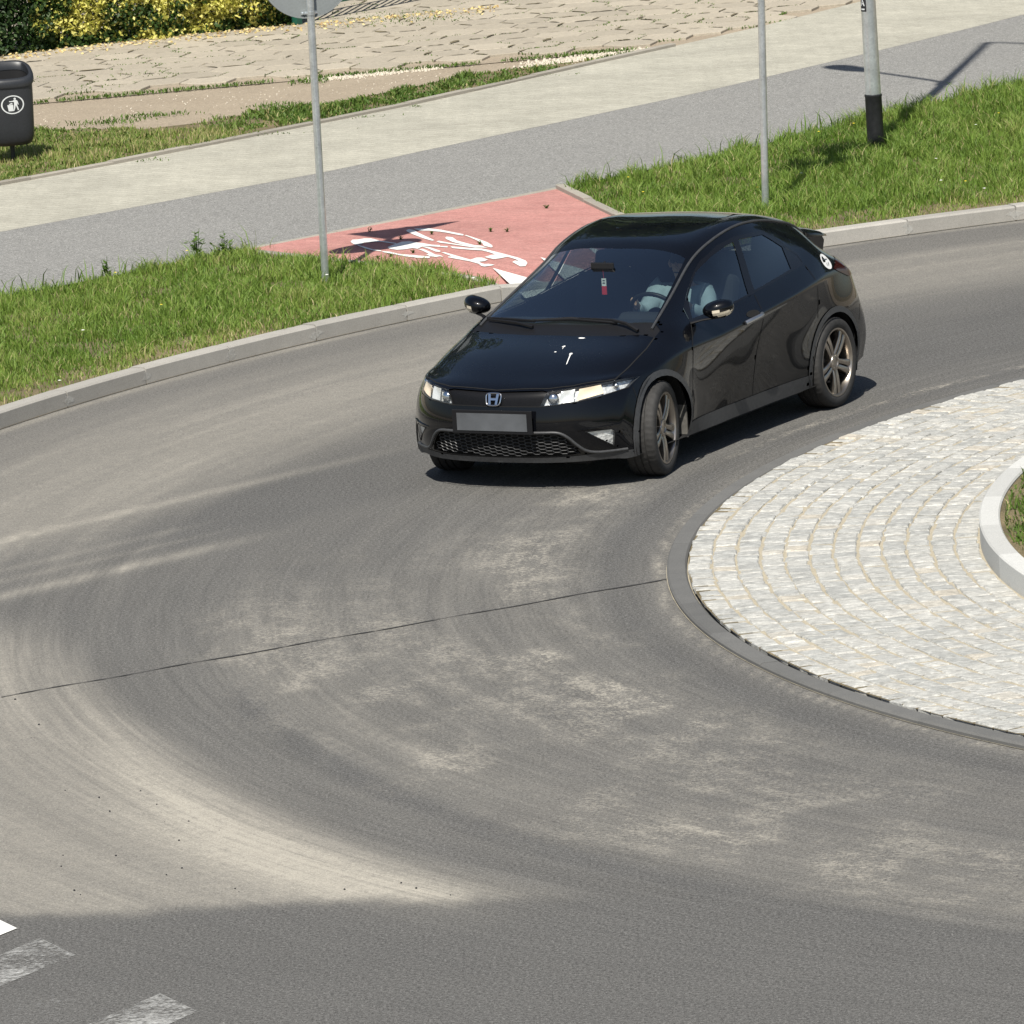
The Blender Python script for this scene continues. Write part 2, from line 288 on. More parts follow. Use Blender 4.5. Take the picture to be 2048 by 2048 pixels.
# ---- car body surface (pure numpy) ----
CAGE = [
 [(.74,0,.20),(.715,.31,.20),(.65,.50,.20),(.575,.61,.20),(.505,.685,.20),(.455,.735,.195),(.43,.765,.19),(.41,.785,.19)],
 [(.785,0,.30),(.755,.32,.30),(.68,.525,.30),(.595,.645,.30),(.50,.735,.30),(.435,.785,.285),(.40,.81,.26),(.37,.815,.195)],
 [(.81,0,.44),(.778,.33,.44),(.695,.55,.44),(.59,.68,.445),(.465,.778,.45),(.365,.828,.42),(.32,.85,.33),(.29,.83,.2)],
 [(.797,0,.575),(.758,.33,.582),(.665,.56,.595),(.535,.69,.605),(.385,.785,.615),(.26,.84,.52),(.20,.865,.36),(.17,.83,.2)],
 [(.765,0,.664),(.722,.36,.680),(.605,.58,.697),(.43,.71,.708),(.225,.792,.702),(.12,.852,.57),(.06,.872,.36),(.04,.83,.2)],
 [(.565,0,.752),(.525,.36,.754),(.42,.605,.746),(.24,.738,.745),(.06,.822,.722),(0,.866,.6),(-.03,.88,.36),(-.05,.83,.2)],
 [(.28,0,.838),(.25,.36,.836),(.17,.64,.818),(.03,.768,.793),(-.1,.842,.758),(-.14,.871,.6),(-.16,.88,.36),(-.18,.83,.2)],
 [(-.08,0,.915),(-.12,.36,.913),(-.2,.668,.902),(-.26,.778,.866),(-.32,.854,.79),(-.33,.875,.6),(-.33,.88,.36),(-.34,.83,.2)],
 [(-.22,0,.958),(-.26,.36,.958),(-.33,.66,.962),(-.45,.778,.922),(-.52,.866,.792),(-.5,.852,.6),(-.5,.832,.36),(-.5,.81,.195)],
 [(-.62,0,1.142),(-.65,.34,1.138),(-.71,.604,1.118),(-.85,.778,.945),(-.86,.874,.798),(-.85,.842,.6),(-.85,.800,.36),(-.85,.80,.19)],
 [(-1.07,0,1.345),(-1.08,.32,1.332),(-1.07,.545,1.272),(-1.16,.782,.957),(-1.17,.880,.82),(-1.15,.837,.6),(-1.15,.800,.36),(-1.15,.79,.19)],
 [(-1.25,0,1.404),(-1.26,.31,1.393),(-1.27,.548,1.350),(-1.42,.786,.98),(-1.42,.883,.842),(-1.42,.837,.6),(-1.42,.800,.36),(-1.42,.79,.19)],
 [(-1.75,0,1.452),(-1.75,.31,1.446),(-1.74,.556,1.430),(-1.75,.785,1.01),(-1.75,.883,.868),(-1.75,.837,.61),(-1.75,.800,.36),(-1.75,.79,.19)],
 [(-2.15,0,1.44),(-2.15,.30,1.432),(-2.13,.556,1.408),(-2.1,.775,1.04),(-2.1,.877,.896),(-2.1,.843,.62),(-2.1,.818,.37),(-2.1,.80,.19)],
 [(-2.5,0,1.385),(-2.5,.30,1.377),(-2.45,.546,1.345),(-2.4,.756,1.067),(-2.4,.856,.921),(-2.4,.850,.66),(-2.4,.854,.39),(-2.4,.82,.2)],
 [(-2.85,0,1.293),(-2.84,.30,1.285),(-2.73,.538,1.262),(-2.67,.73,1.085),(-2.68,.822,.941),(-2.66,.867,.68),(-2.65,.876,.41),(-2.65,.83,.2)],
 [(-3.18,0,1.08),(-3.15,.30,1.075),(-3.02,.555,1.065),(-2.93,.685,1.035),(-2.90,.79,.945),(-2.88,.856,.70),(-2.88,.87,.45),(-2.86,.83,.22)],
 [(-3.35,0,.92),(-3.33,.30,.92),(-3.26,.56,.92),(-3.17,.685,.92),(-3.07,.775,.90),(-3.04,.835,.70),(-3.02,.855,.46),(-3.0,.82,.24)],
 [(-3.41,0,.74),(-3.40,.30,.74),(-3.36,.55,.74),(-3.29,.67,.74),(-3.2,.76,.73),(-3.15,.815,.65),(-3.12,.84,.47),(-3.1,.81,.26)],
 [(-3.45,0,.52),(-3.44,.30,.52),(-3.41,.54,.52),(-3.36,.66,.52),(-3.29,.745,.51),(-3.24,.795,.48),(-3.2,.82,.42),(-3.17,.8,.27)],
 [(-3.38,0,.28),(-3.37,.30,.28),(-3.34,.52,.28),(-3.30,.63,.28),(-3.25,.71,.28),(-3.22,.755,.28),(-3.2,.78,.275),(-3.18,.79,.27)],
]
def spline_rows(P, n, sharp=None):
    """centripetal Hermite along axis 0; sharp: {index: weight of a broken tangent}"""
    P = np.asarray(P, float); m = len(P)
    d = np.sqrt(np.linalg.norm(np.diff(P, axis=0), axis=-1) + 1e-9)          # (m-1, k)
    sec = np.diff(P, axis=0) / d[..., None]
    T = np.zeros_like(P)
    T[0] = sec[0]; T[-1] = sec[-1]
    w0 = d[1:] / (d[1:] + d[:-1])
    T[1:-1] = sec[:-1] * w0[..., None] + sec[1:] * (1 - w0)[..., None]
    Tin = T.copy(); Tout = T.copy()
    for i, w in (sharp or {}).items():
        Tin[i] = T[i] * (1 - w) + sec[i - 1] * w; Tout[i] = T[i] * (1 - w) + sec[i] * w
    out = []
    for i in range(m - 1):
        for j in range(n):
            t = j / n; h = d[i][..., None]
            out.append((2*t**3 - 3*t*t + 1) * P[i] + (t**3 - 2*t*t + t) * h * Tout[i]
                       + (-2*t**3 + 3*t*t) * P[i+1] + (t**3 - t*t) * h * Tin[i+1])
    out.append(P[-1])
    return np.array(out)
NU, NV = 10, 8
def body_grid():
    P = np.array(CAGE, float)
    A = spline_rows(P, NU)                                     # along the car
    B = spline_rows(A.transpose(1, 0, 2), NV, {4: .85, 2: .35})  # around the section
    G = B.transpose(1, 0, 2)                                   # (nu, nv, 3)
    # light fairing, keep feature lines and borders
    keep = np.zeros(G.shape[:2], bool); keep[0] = keep[-1] = True; keep[:, -1] = True; keep[:, 4*NV] = True
    for it in range(6):
        H = G.copy()
        H[1:-1] = .5 * G[1:-1] + .25 * (G[:-2] + G[2:])
        K = H.copy()
        K[:, 1:-1] = .5 * H[:, 1:-1] + .25 * (H[:, :-2] + H[:, 2:])
        mir = H[:, 1].copy(); mir[:, 1] *= -1
        K[:, 0] = .5 * H[:, 0] + .25 * (H[:, 1] + mir)
        K[keep] = G[keep]; K[:, 4*NV] = np.where(True, H[:, 4*NV], 0); K[0] = G[0]; K[-1] = G[-1]
        G = K
    G[:, 0, 1] = 0
    return G
# ------------------------------------------------------------------ the ground
CX, CY = 10.529, 44.238                       # centre of the roundabout
R_APRON, R_SETT, R_IN, R_OUT = 9.60, 9.475, 7.65, 15.97
def pol(r, deg): a = math.radians(deg); return (CX + r*math.cos(a), CY + r*math.sin(a))
def arc(r, a0, a1, n): return [pol(r, a0+(a1-a0)*i/n) for i in range(n+1)]
def sheet(name, poly, z, mat, kind='structure', zf=None):
    bm = bmesh.new(); vs_ = [bm.verts.new((x, y, z)) for x, y in poly]; f = bm.faces.new(vs_)
    if f.normal.z < 0: f.normal_flip()
    f.normal_update()
    if f.normal.z < 0: f.normal_flip()
    bmesh.ops.triangulate(bm, faces=[f])
    me = bpy.data.meshes.new(name); bm.to_mesh(me); bm.free(); me.materials.append(mat)
    o = link(bpy.data.objects.new(name, me))
    if kind: o['kind'] = kind
    return o
def arcpaths(P):      # cumulative length resampling of a polyline
    P = np.array(P, float); s = np.r_[0, np.cumsum(np.hypot(*np.diff(P, axis=0).T))]
    return P, s
def at_len(P, s, t): return np.array([np.interp(t, s, P[:, 0]), np.interp(t, s, P[:, 1])])
sheet('ground', [(-500, -300), (500, -300), (500, 900), (-500, 900)], -.05, M['soil'])
# road with its dust, held as a vertex attribute (sand blown and driven into arcs round the island)
xs = np.r_[np.linspace(-45, -6, 14)[:-1], np.arange(-6, 7.01, .065), np.linspace(7, 60, 16)[1:]]
ys = np.r_[np.linspace(-30, 32.5, 10)[:-1], np.arange(32.5, 60.01, .085), np.linspace(60, 66, 3)[1:]]
gx, gy = np.meshgrid(xs, ys); rr = np.hypot(gx-CX, gy-CY); th = np.degrees(np.arctan2(gy-CY, gx-CX)) % 360; al = np.radians(th)*11.5
def seg_d(ax, ay, bx, by):
    dx, dy = bx-ax, by-ay; t = ((gx-ax)*dx+(gy-ay)*dy)/(dx*dx+dy*dy); s_ = ((gx-ax)*dy-(gy-ay)*dx)/math.hypot(dx, dy); return s_, t
streak = fbm(rr*5.5, al*.38, 3); fine = fbm(rr*17, al*.7, 9); blot = fbm(gx*2.6, gy*1.5, 21); blot2 = fbm(gx*7, gy*3.6, 33); big = fbm(gx*.35, gy*.22, 41)
D = .02 + .07*streak + .05*(big-.5)
outer = sstep(12.7, 13.9, rr)*(1-.75*sstep(14.5, 15.7, rr))*(1-sstep(168, 177, th)); D += outer*(.12+.24*streak+.12*big)
D += .10*sstep(.55, .75, fine)*outer
for (a, b, wd, amp) in (((-3.24, 45.14), (-1.6, 46.75), .11, .34), ((-3.36, 46.0), (-1.5, 47.8), .07, .13), ((-3.36, 47.12), (-.76, 49.75), .09, .26), ((-3.4, 45.55), (-1.7, 47.15), .05, .14)):
    s_, t = seg_d(*a, *b); D += amp*np.exp(-(s_/wd)**2)*sstep(-1.2, .1, t)*(1-sstep(.55, 1.15, t))*(.35+1.2*fine)
s_, t = seg_d(-3.30, 46.2, -1.3, 48.2); D -= .14*np.exp(-(s_/.55)**2)*sstep(178, 170, th)
# sand swept into an arc
rc = 13.30 + .47*sstep(194, 214, th); hw = .13+.20*sstep(190, 206, th)
core = np.exp(-((rr-rc)/hw)**2)*sstep(180, 192, th)*(1-sstep(215.5, 221, th)); D += core*(.38+.22*sstep(200, 210, th))
out2 = sstep(13.2, 13.7, rr)*(1-sstep(15.0, 16.8, rr))*sstep(178, 185, th); lim = sstep(35.80, 36.15, gy + .14*(gx+.3)+.04*np.sin(gx*2.2)+.12*(blot-.5)+.25*(blot2-.5)); D += out2*lim*(.26+.10*streak+.10*big)
D = np.where((rr > 12.9) & (th > 186), D*(.22+.78*lim), D)
PT = np.zeros_like(D)
m1 = np.exp(-((rr-10.50)/.36)**2)*sstep(152, 163, th)*(1-sstep(200, 214, th)); m2 = np.exp(-((rr-12.10)/.42)**2)*sstep(174, 184, th); m3 = np.exp(-((rr-11.2)/.8)**2)*sstep(160, 190, th)
PT += .62*m1*sstep(.34, .56, blot) + .44*m2*sstep(.34, .60, blot) + .44*m3*sstep(.34, .58, blot); PT += .10*outer*blot
D += .06*m1+.10*m2+.09*m3*streak + .10*sstep(.56, .8, fine)*(m2+m3*.6)
D -= .16*np.exp(-((rr-12.62-.2*np.sin(al*.3))/.09)**2)*sstep(188, 196, th) + .08*np.exp(-((rr-9.95)/.12)**2)
PT += .75*np.exp(-((rr-9.655)/.035)**2)*(.35+.9*blot)*sstep(150, 168, th); D += .14*np.exp(-((rr-9.655)/.03)**2)*sstep(160, 172, th)
D += .30*np.exp(-((rr-15.91)/.05)**2)*(.2+1.0*blot)*(th < 176)
PT += 1.3*np.exp(-((rr-10.02)/.03)**2)*(1-sstep(148, 158, th))*(.4+blot)
PT = np.clip(PT, 0, 1)
TK = np.clip(np.maximum(sstep(164, 176, th), 1-sstep(11.4, 12.6, rr)), 0, 1)*(1-.5*sstep(13.6, 14.2, rr))
D = np.clip(D, 0, 1)
nx, ny = len(xs), len(ys); V = np.stack([gx.ravel(), gy.ravel(), np.zeros(nx*ny)], 1)
ii = (np.arange(ny-1)[:, None]*nx+np.arange(nx-1)[None, :]).ravel(); F = np.stack([ii, ii+1, ii+nx+1, ii+nx], 1)
road = mobj('road', V, F, M['road']); road['kind'] = 'structure'
at_ = road.data.attributes.new('dust', 'FLOAT', 'POINT'); at_.data.foreach_set('value', D.ravel().astype(np.float32))
at_ = road.data.attributes.new('tracks', 'FLOAT', 'POINT'); at_.data.foreach_set('value', TK.ravel().astype(np.float32))
at_ = road.data.attributes.new('patchy', 'FLOAT', 'POINT'); at_.data.foreach_set('value', PT.ravel().astype(np.float32))
# tar joint across the asphalt
def ribbon(name, pts, w, z, mat, parent=None, jit=0):
    P = [Vector((x, y, z)) for x, y in pts]; V = []; F = []
    for i, q in enumerate(P):
        t = (P[min(i+1, len(P)-1)]-P[max(i-1, 0)]).normalized(); nn = Vector((-t.y, t.x, 0)); ww = w*(1+random.uniform(-jit, jit)); V += [q+nn*ww/2, q-nn*ww/2]
    for i in range(len(P)-1): F.append((2*i, 2*i+1, 2*i+3, 2*i+2))
    return mobj(name, V, F, mat, parent)
J0, J1 = np.array([-2.97, 41.99]), np.array([.93, 44.31]); jl = [tuple(J0+(J1-J0)*t+np.array([0, .012*math.sin(t*31)])) for t in np.linspace(-.02, 1, 52)]
tag(ribbon('tar_joint', jl, .018, .004, M['tar'], road, .7))
# raised land outside the road: one dirt sheet, then the paths on it
arc_out = arc(R_OUT+.13, 178, 80, 60)
arc_out = arc(R_OUT+.13, 178, 131.0, 36) + [(-.10, 57.0), (0, 58.3), (.7, 58.7), (1.3, 58.3)] + arc(R_OUT+.13, 124.1, 80, 34)
sheet('dirt_ground', arc_out + [(30, 62), (60, 200), (-90, 200), (-60, 44.9)], .085, M['dirt'])
A_ = smoothpath([(-12, 49.6), (-3.93, 57.45), (-3.17, 58.15), (-2.04, 59.28), (-1.19, 60.09), (-.52, 60.72), (.57, 61.81), (1.85, 63.15), (3.3, 65.0), (4.9, 67.05), (7.5, 70.8), (10, 74.6)])
B_ = smoothpath([(-12, 53.8), (-4.16, 61.28), (-3.13, 62.26), (-2.22, 63.12), (-1.45, 63.85), (-.52, 64.95), (1.04, 66.75), (2.06, 67.95), (3.04, 69.25), (3.9, 70.4), (5.4, 72.55), (9.5, 78.8)])
C_ = smoothpath([(-12, 57), (-4.34, 64.37), (-3.42, 65.29), (-2.79, 66.0), (-1.66, 67.25), (-.85, 68.15), (.18, 69.5), (1.13, 70.78), (1.87, 71.72), (2.72, 72.87), (3.74, 74.41), (8, 81)])
sheet('footpath', list(A_)+list(B_)[::-1], .12, M['path']); sheet('pavement', list(B_)+list(C_)[::-1], .121, M['beige'])
# red cycle ramp: flat by the path, dropping to the road
red_poly = [(-2.04, 59.28), (-1.19, 60.09), (-.52, 60.72), (.57, 61.81), (.89, 60.37), (1.53, 57.52)] + arc(R_OUT+.0, 124.3, 130.9, 8)[1:] + [(-.23, 57.05), (-.49, 57.5), (-1.04, 58.05), (-1.34, 58.42)]
def red_z(x, y): r_ = math.hypot(x-CX, y-CY); return .118 - .10*(1-float(sstep(16.0, 17.0, np.array(r_))))
bm = bmesh.new(); vv = [bm.verts.new((x, y, 0)) for x, y in red_poly]; f = bm.faces.new(vv)
for k in range(1, 7):
    r_ = 16+k*.17
    for j in range(1): pass
bmesh.ops.triangulate(bm, faces=bm.faces[:]); bmesh.ops.subdivide_edges(bm, edges=bm.edges[:], cuts=7, use_grid_fill=True)
for v_ in bm.verts: v_.co.z = red_z(v_.co.x, v_.co.y)
bmesh.ops.recalc_face_normals(bm, faces=bm.faces[:])
if sum(f_.normal.z for f_ in bm.faces) < 0: bmesh.ops.reverse_faces(bm, faces=bm.faces[:])
me = bpy.data.meshes.new('cycle_ramp'); bm.to_mesh(me); bm.free(); me.materials.append(M['red']); tag(link(bpy.data.objects.new('cycle_ramp', me)), kind='structure')
# verges (soil under the grass)
left_poly = arc(R_OUT+.125, 176, 130.85, 40) + [(-.22, 57.02), (-.49, 57.46), (-1.04, 58.0), (-1.34, 58.38), (-2.06, 59.2)] + [q for q in A_ if q[0] < -2.1][::-1]
right_poly = [(.60, 61.76), (.92, 60.40), (1.56, 57.6)] + arc(R_OUT+.125, 123.6, 90, 30) + [(12, 64)] + [q for q in A_ if q[0] > .62][::-1]
sheet('verge_soil', left_poly, .10, M['soil']); sheet('verge_soil', right_poly, .10, M['soil'])
strip_poly = [q for q in C_ if -9 < q[0] < 1.85] + [(1.14, 71.2), (.42, 70.9), (-.16, 70.55), (-.76, 69.76), (-1.54, 68.9), (-2.23, 68.6), (-2.65, 68.12), (-3.19, 67.9), (-3.75, 68.2), (-4.24, 68.27), (-6, 68.0), (-9, 66)]
sheet('verge_soil', strip_poly, .105, M['soil'])
# ------------------------------------------------------------------ kerbs, one object to a stone
def arc_stone(name, r0, r1, a0, a1, zb, zt, mat, parent, n=4, ch=.012, dz=0, gap=.004):
    g = math.degrees(gap/((r0+r1)/2))/2; a0 += g; a1 -= g; lo, hi = min(r0, r1), max(r0, r1)
    prof = [(lo, zb), (lo, zt-ch), (lo+ch, zt), (hi-ch, zt), (hi, zt-ch), (hi, zb)]; V = []; m = len(prof)
    for i in range(n+1):
        a = a0+(a1-a0)*i/n; t = i/n; dd = dz[0]*(1-t)+dz[1]*t if hasattr(dz, '__len__') else dz
        for r, z in prof: x, y = pol(r, a); V.append((x, y, z+(dd if z > zb else 0)))
    F = [(i*m+k, i*m+(k+1) % m, (i+1)*m+(k+1) % m, (i+1)*m+k) for i in range(n) for k in range(m)] + [tuple(range(m))[::-1], tuple(range(n*m, n*m+m))]
    bm_ = bmesh.new(); 
    for v_ in V: bm_.verts.new(v_)
    bm_.verts.ensure_lookup_table()
    for q in F: bm_.faces.new([bm_.verts[k] for k in q])
    bmesh.ops.recalc_face_normals(bm_, faces=bm_.faces[:]); me_ = bpy.data.meshes.new(name); bm_.to_mesh(me_); bm_.free(); me_.materials.append(mat)
    return link(bpy.data.objects.new(name, me_), parent)
def ring_bed(name, r0, r1, a0, a1, z, mat, n=90):
    a, b = arc(r0, a0, a1, n), arc(r1, a0, a1, n); V = [(*q, z) for q in a]+[(*q, z) for q in b]
    o = mobj(name, V, [(i, i+1, n+2+i, n+1+i) if r0 > r1 else (i, n+1+i, n+2+i, i+1) for i in range(n)], mat); o['kind'] = 'structure'; return o
kb = ring_bed('kerb_bed', R_OUT+.15, R_OUT-.004, 80, 180, .006, M['soil'])
st = math.degrees(1.0/R_OUT)
def kz(a):        # kerb drop at the cycle crossing
    return -.095*(float(sstep(122.0, 124.2, np.array(a)))*(1-float(sstep(129.4, 130.9, np.array(a)))))
a = 152.65-8*0
ang = [152.65+st*k for k in range(-20, 8)]
for k in range(len(ang)-1):
    arc_stone('kerb_stone', R_OUT, R_OUT+.15, ang[k], ang[k+1], -.02, .125, M['kerb'], kb, 5, .014, (kz(ang[k])+random.uniform(-.004, .004), kz(ang[k+1])+random.uniform(-.004, .004)), .012)
for k in range(4, len(ang)-1):
    if 120 < ang[k] < 133: continue
    mb = MB(); L = []
    for t in np.linspace(0, 2*math.pi, 13)[:-1]: L.append((math.degrees(.10*random.uniform(.15, 1)*math.cos(t)/R_OUT), .06+.055*random.uniform(.2, 1.0)*math.sin(t)))
    mb.add([(*pol(R_OUT-.0025, ang[k]+random.uniform(-.0, .0)+da_), z_) for da_, z_ in L], [tuple(range(12))]); mb.obj('cement_smear', M['smear'], kb)
fk = ring_bed('apron_kerb_bed', R_APRON+.004, R_SETT-.01, 95, 268, .005, M['jointsand'])
st2 = math.degrees(1.0/R_APRON); ang = [96+st2*k for k in range(29)]
for k in range(len(ang)-1): arc_stone('kerb_stone', R_APRON, R_SETT, ang[k], ang[k+1], -.02, .034+random.uniform(-.002, .002), M['kerb_dark'], fk, 5, .012, 0, .003)
ik = ring_bed('island_kerb_bed', R_IN+.004, R_IN-.14, 100, 275, .02, M['jointsand'])
st3 = math.degrees(1.0/R_IN); ang = [103.52+st3*k for k in range(23)]
for k in range(len(ang)-1): arc_stone('kerb_stone', R_IN, R_IN-.13, ang[k], ang[k+1], .0, .185+random.uniform(-.0015, .0015), M['granite'], ik, 6, .010, 0, .003)
# island soil
V = []; F = []; N = 80
for i in range(N+1):
    for (r, z) in ((R_IN-.12, .165), (R_IN-.5, .185), (R_IN-1.6, .26), (R_IN-3.5, .34)): x, y = pol(r, 95+180*i/N); V.append((x, y, z))
for i in range(N):
    for j in range(3): F.append((i*4+j, i*4+j+1, i*4+j+5, i*4+j+4))
o = mobj('island_soil', V, F, M['soil']); o['kind'] = 'structure'
# ------------------------------------------------------------------ granite setts of the truck apron
ap = ring_bed('apron', R_SETT-.01, R_IN, 98, 270, .037, M['jointsand'], 110)
ring_bed('apron_gap', R_SETT-.011, R_SETT-.10, 98, 270, .0385, M['soil'], 110)
rows = 12; pitch = (R_SETT-R_IN-.015)/rows; setts = []
for j in range(rows):
    r0 = R_SETT-.008-j*pitch; a = 104+random.uniform(0, 1); 
    while a < 262:
        L = random.uniform(.11, .19); da = math.degrees(L/(r0-pitch/2)); setts.append((r0, a, da)); a += da
def sett_geo(r0, a, da):
    g = .007; ga = math.degrees((random.uniform(.012, .034) if r0 > R_SETT-.02 else random.uniform(.003, .013))/r0)/2; ri, ro = r0-pitch+random.uniform(.001, .015), r0-random.uniform(.0, .013); zt = .044+random.uniform(-.004, .005); ch = .007
    base = [(ro, a+ga), (ro, a+da-ga), (ri, a+da-ga), (ri, a+ga)]; cen = np.mean([pol(*q) for q in base], axis=0)
    pts = [np.array(pol(*q))+RNG.uniform(-.006, .006, 2) for q in base]
    V = [(p[0], p[1], .02) for p in pts]+[(p[0], p[1], zt-ch+random.uniform(-.003, .003)) for p in pts]
    for p in pts: q = cen+(p-cen)*random.uniform(.84, .93); V.append((q[0], q[1], zt+random.uniform(-.005, .005)))
    V.append((cen[0]+random.uniform(-.02, .02), cen[1]+random.uniform(-.02, .02), zt+random.uniform(0, .006)))
    F = []
    for k in range(4): k2 = (k+1) % 4; F += [(k, k2, 4+k2, 4+k), (4+k, 4+k2, 8+k2, 8+k), (8+k, 8+k2, 12)]
    return V, [q[::-1] for q in F], cen
camxy = np.array([0, 0]); big_, rest = [], MB()
def vis(c, m=0.0):    # inside the view cone on the ground
    return abs(c[0]/c[1]) < .0703+m
S = [sett_geo(*q) for q in setts]
order = sorted(range(len(S)), key=lambda i: (not vis(S[i][2]), S[i][2][1])); pick = set(order[:300])
for i, (V, F, cen) in enumerate(S):
    if i in pick: mobj('sett', V, F, M['cobble'], ap)
    else: rest.add(V, F)
o = rest.obj('setts', M['cobble'], ap); o['kind'] = 'stuff'
# ------------------------------------------------------------------ hexagonal slabs of the yard
slab_poly = [(-14, 68.6), (-4.7, 70.47), (1.88, 71.93)] + [q for q in C_ if q[0] > 1.9] + [(8, 90), (-14, 90)]
yard = sheet('yard', slab_poly, .092, M['dirt'])
hs = .285; hexes = []; ux, uy = math.cos(math.radians(12.4)), math.sin(math.radians(12.4))
for i in range(-40, 40):
    for j in range(-2, 60):
        u = i*1.5*hs; v_ = (j+(i % 2)*.5)*math.sqrt(3)*hs
        hexes.append((-1.4+u*ux-v_*uy, 71.15+.03+math.sqrt(3)*hs/2+u*uy+v_*ux))
hexes = [q for q in hexes if all(inpoly(np.array([[q[0]+.27*math.cos(t), q[1]+.27*math.sin(t)]]), slab_poly)[0] for t in np.linspace(0, 6.28, 7)) and q[1] < 86 and -9 < q[0] < 8]
def hex_geo(c):
    rot = math.radians(12.4)+random.uniform(-.02, .02); s_ = hs-.005-random.uniform(0, .005); tx, ty = random.uniform(-.006, .006), random.uniform(-.006, .006); zt = .117+random.uniform(-.0025, .0025)
    V = []
    for (sc, dz) in ((1, -.03), (1, -.004), (.985, 0)):
        for k in range(6): a_ = rot+k*math.pi/3; x, y = s_*sc*math.cos(a_), s_*sc*math.sin(a_); V.append((c[0]+x, c[1]+y, zt+dz+x*tx+y*ty))
    F = [tuple(range(12, 18))]+[(r*6+k, r*6+(k+1) % 6, r*6+6+(k+1) % 6, r*6+6+k) for r in range(2) for k in range(6)]
    return V, F
order = sorted(hexes, key=lambda c: (not vis(c), c[1])); rest = MB()
for i, c in enumerate(order):
    V, F = hex_geo(c)
    if i < 300: mobj('slab', V, F, M['hex'], yard)
    else: rest.add(V, F)
o = rest.obj('slabs', M['hex'], yard); o['kind'] = 'stuff'
# ------------------------------------------------------------------ edging stones
def edging(parentname, pts, w, zt, L, mat, zb=.08, off=0):
    P, s_ = arcpaths(pts); root = ribbon(parentname, [tuple(at_len(P, s_, t)) for t in np.linspace(0, s_[-1], 30)], w*1.1, .089, M['dirt']); root['kind'] = 'structure'
    t = 0
    while t < s_[-1]-.05:
        a, b = at_len(P, s_, t+.004), at_len(P, s_, min(t+L-.004, s_[-1])); d_ = b-a; n_ = np.array([-d_[1], d_[0]])/np.hypot(*d_)*w/2; zz = zt+random.uniform(-.006, .006); c_ = .006
        V = []
        for q in (a, b):
            for (sd, z) in ((1, zb), (1, zz-c_), (1-2*c_/w, zz), (-1+2*c_/w, zz), (-1, zz-c_), (-1, zb)): V.append((q[0]+n_[0]*sd, q[1]+n_[1]*sd, z))
        mobj('edging_stone', V, [(k, (k+1) % 6, 6+(k+1) % 6, 6+k)[::-1] for k in range(6)]+[tuple(range(6)), tuple(range(6, 12))[::-1]], mat, root); t += L
    return root
edging('pavement_edging', [q for q in C_ if -9 < q[0] < 1.9], .08, .150, 1.0, M['edging'])
edging('ramp_edging', [(-2.04, 59.30), (-1.19, 60.11), (-.52, 60.74), (.57, 61.83)], .07, .126, 1.0, M['edging'])
edging('ramp_edging', [(.585, 61.80), (.905, 60.37), (1.55, 57.55)], .08, .150, 1.0, M['edging'])
edging('ramp_edging', [(-2.0, 59.20), (-1.34, 58.40), (-1.04, 58.02), (-.49, 57.48), (-.23, 57.02), (.0, 56.4)], .07, .122, 1.0, M['edging'])
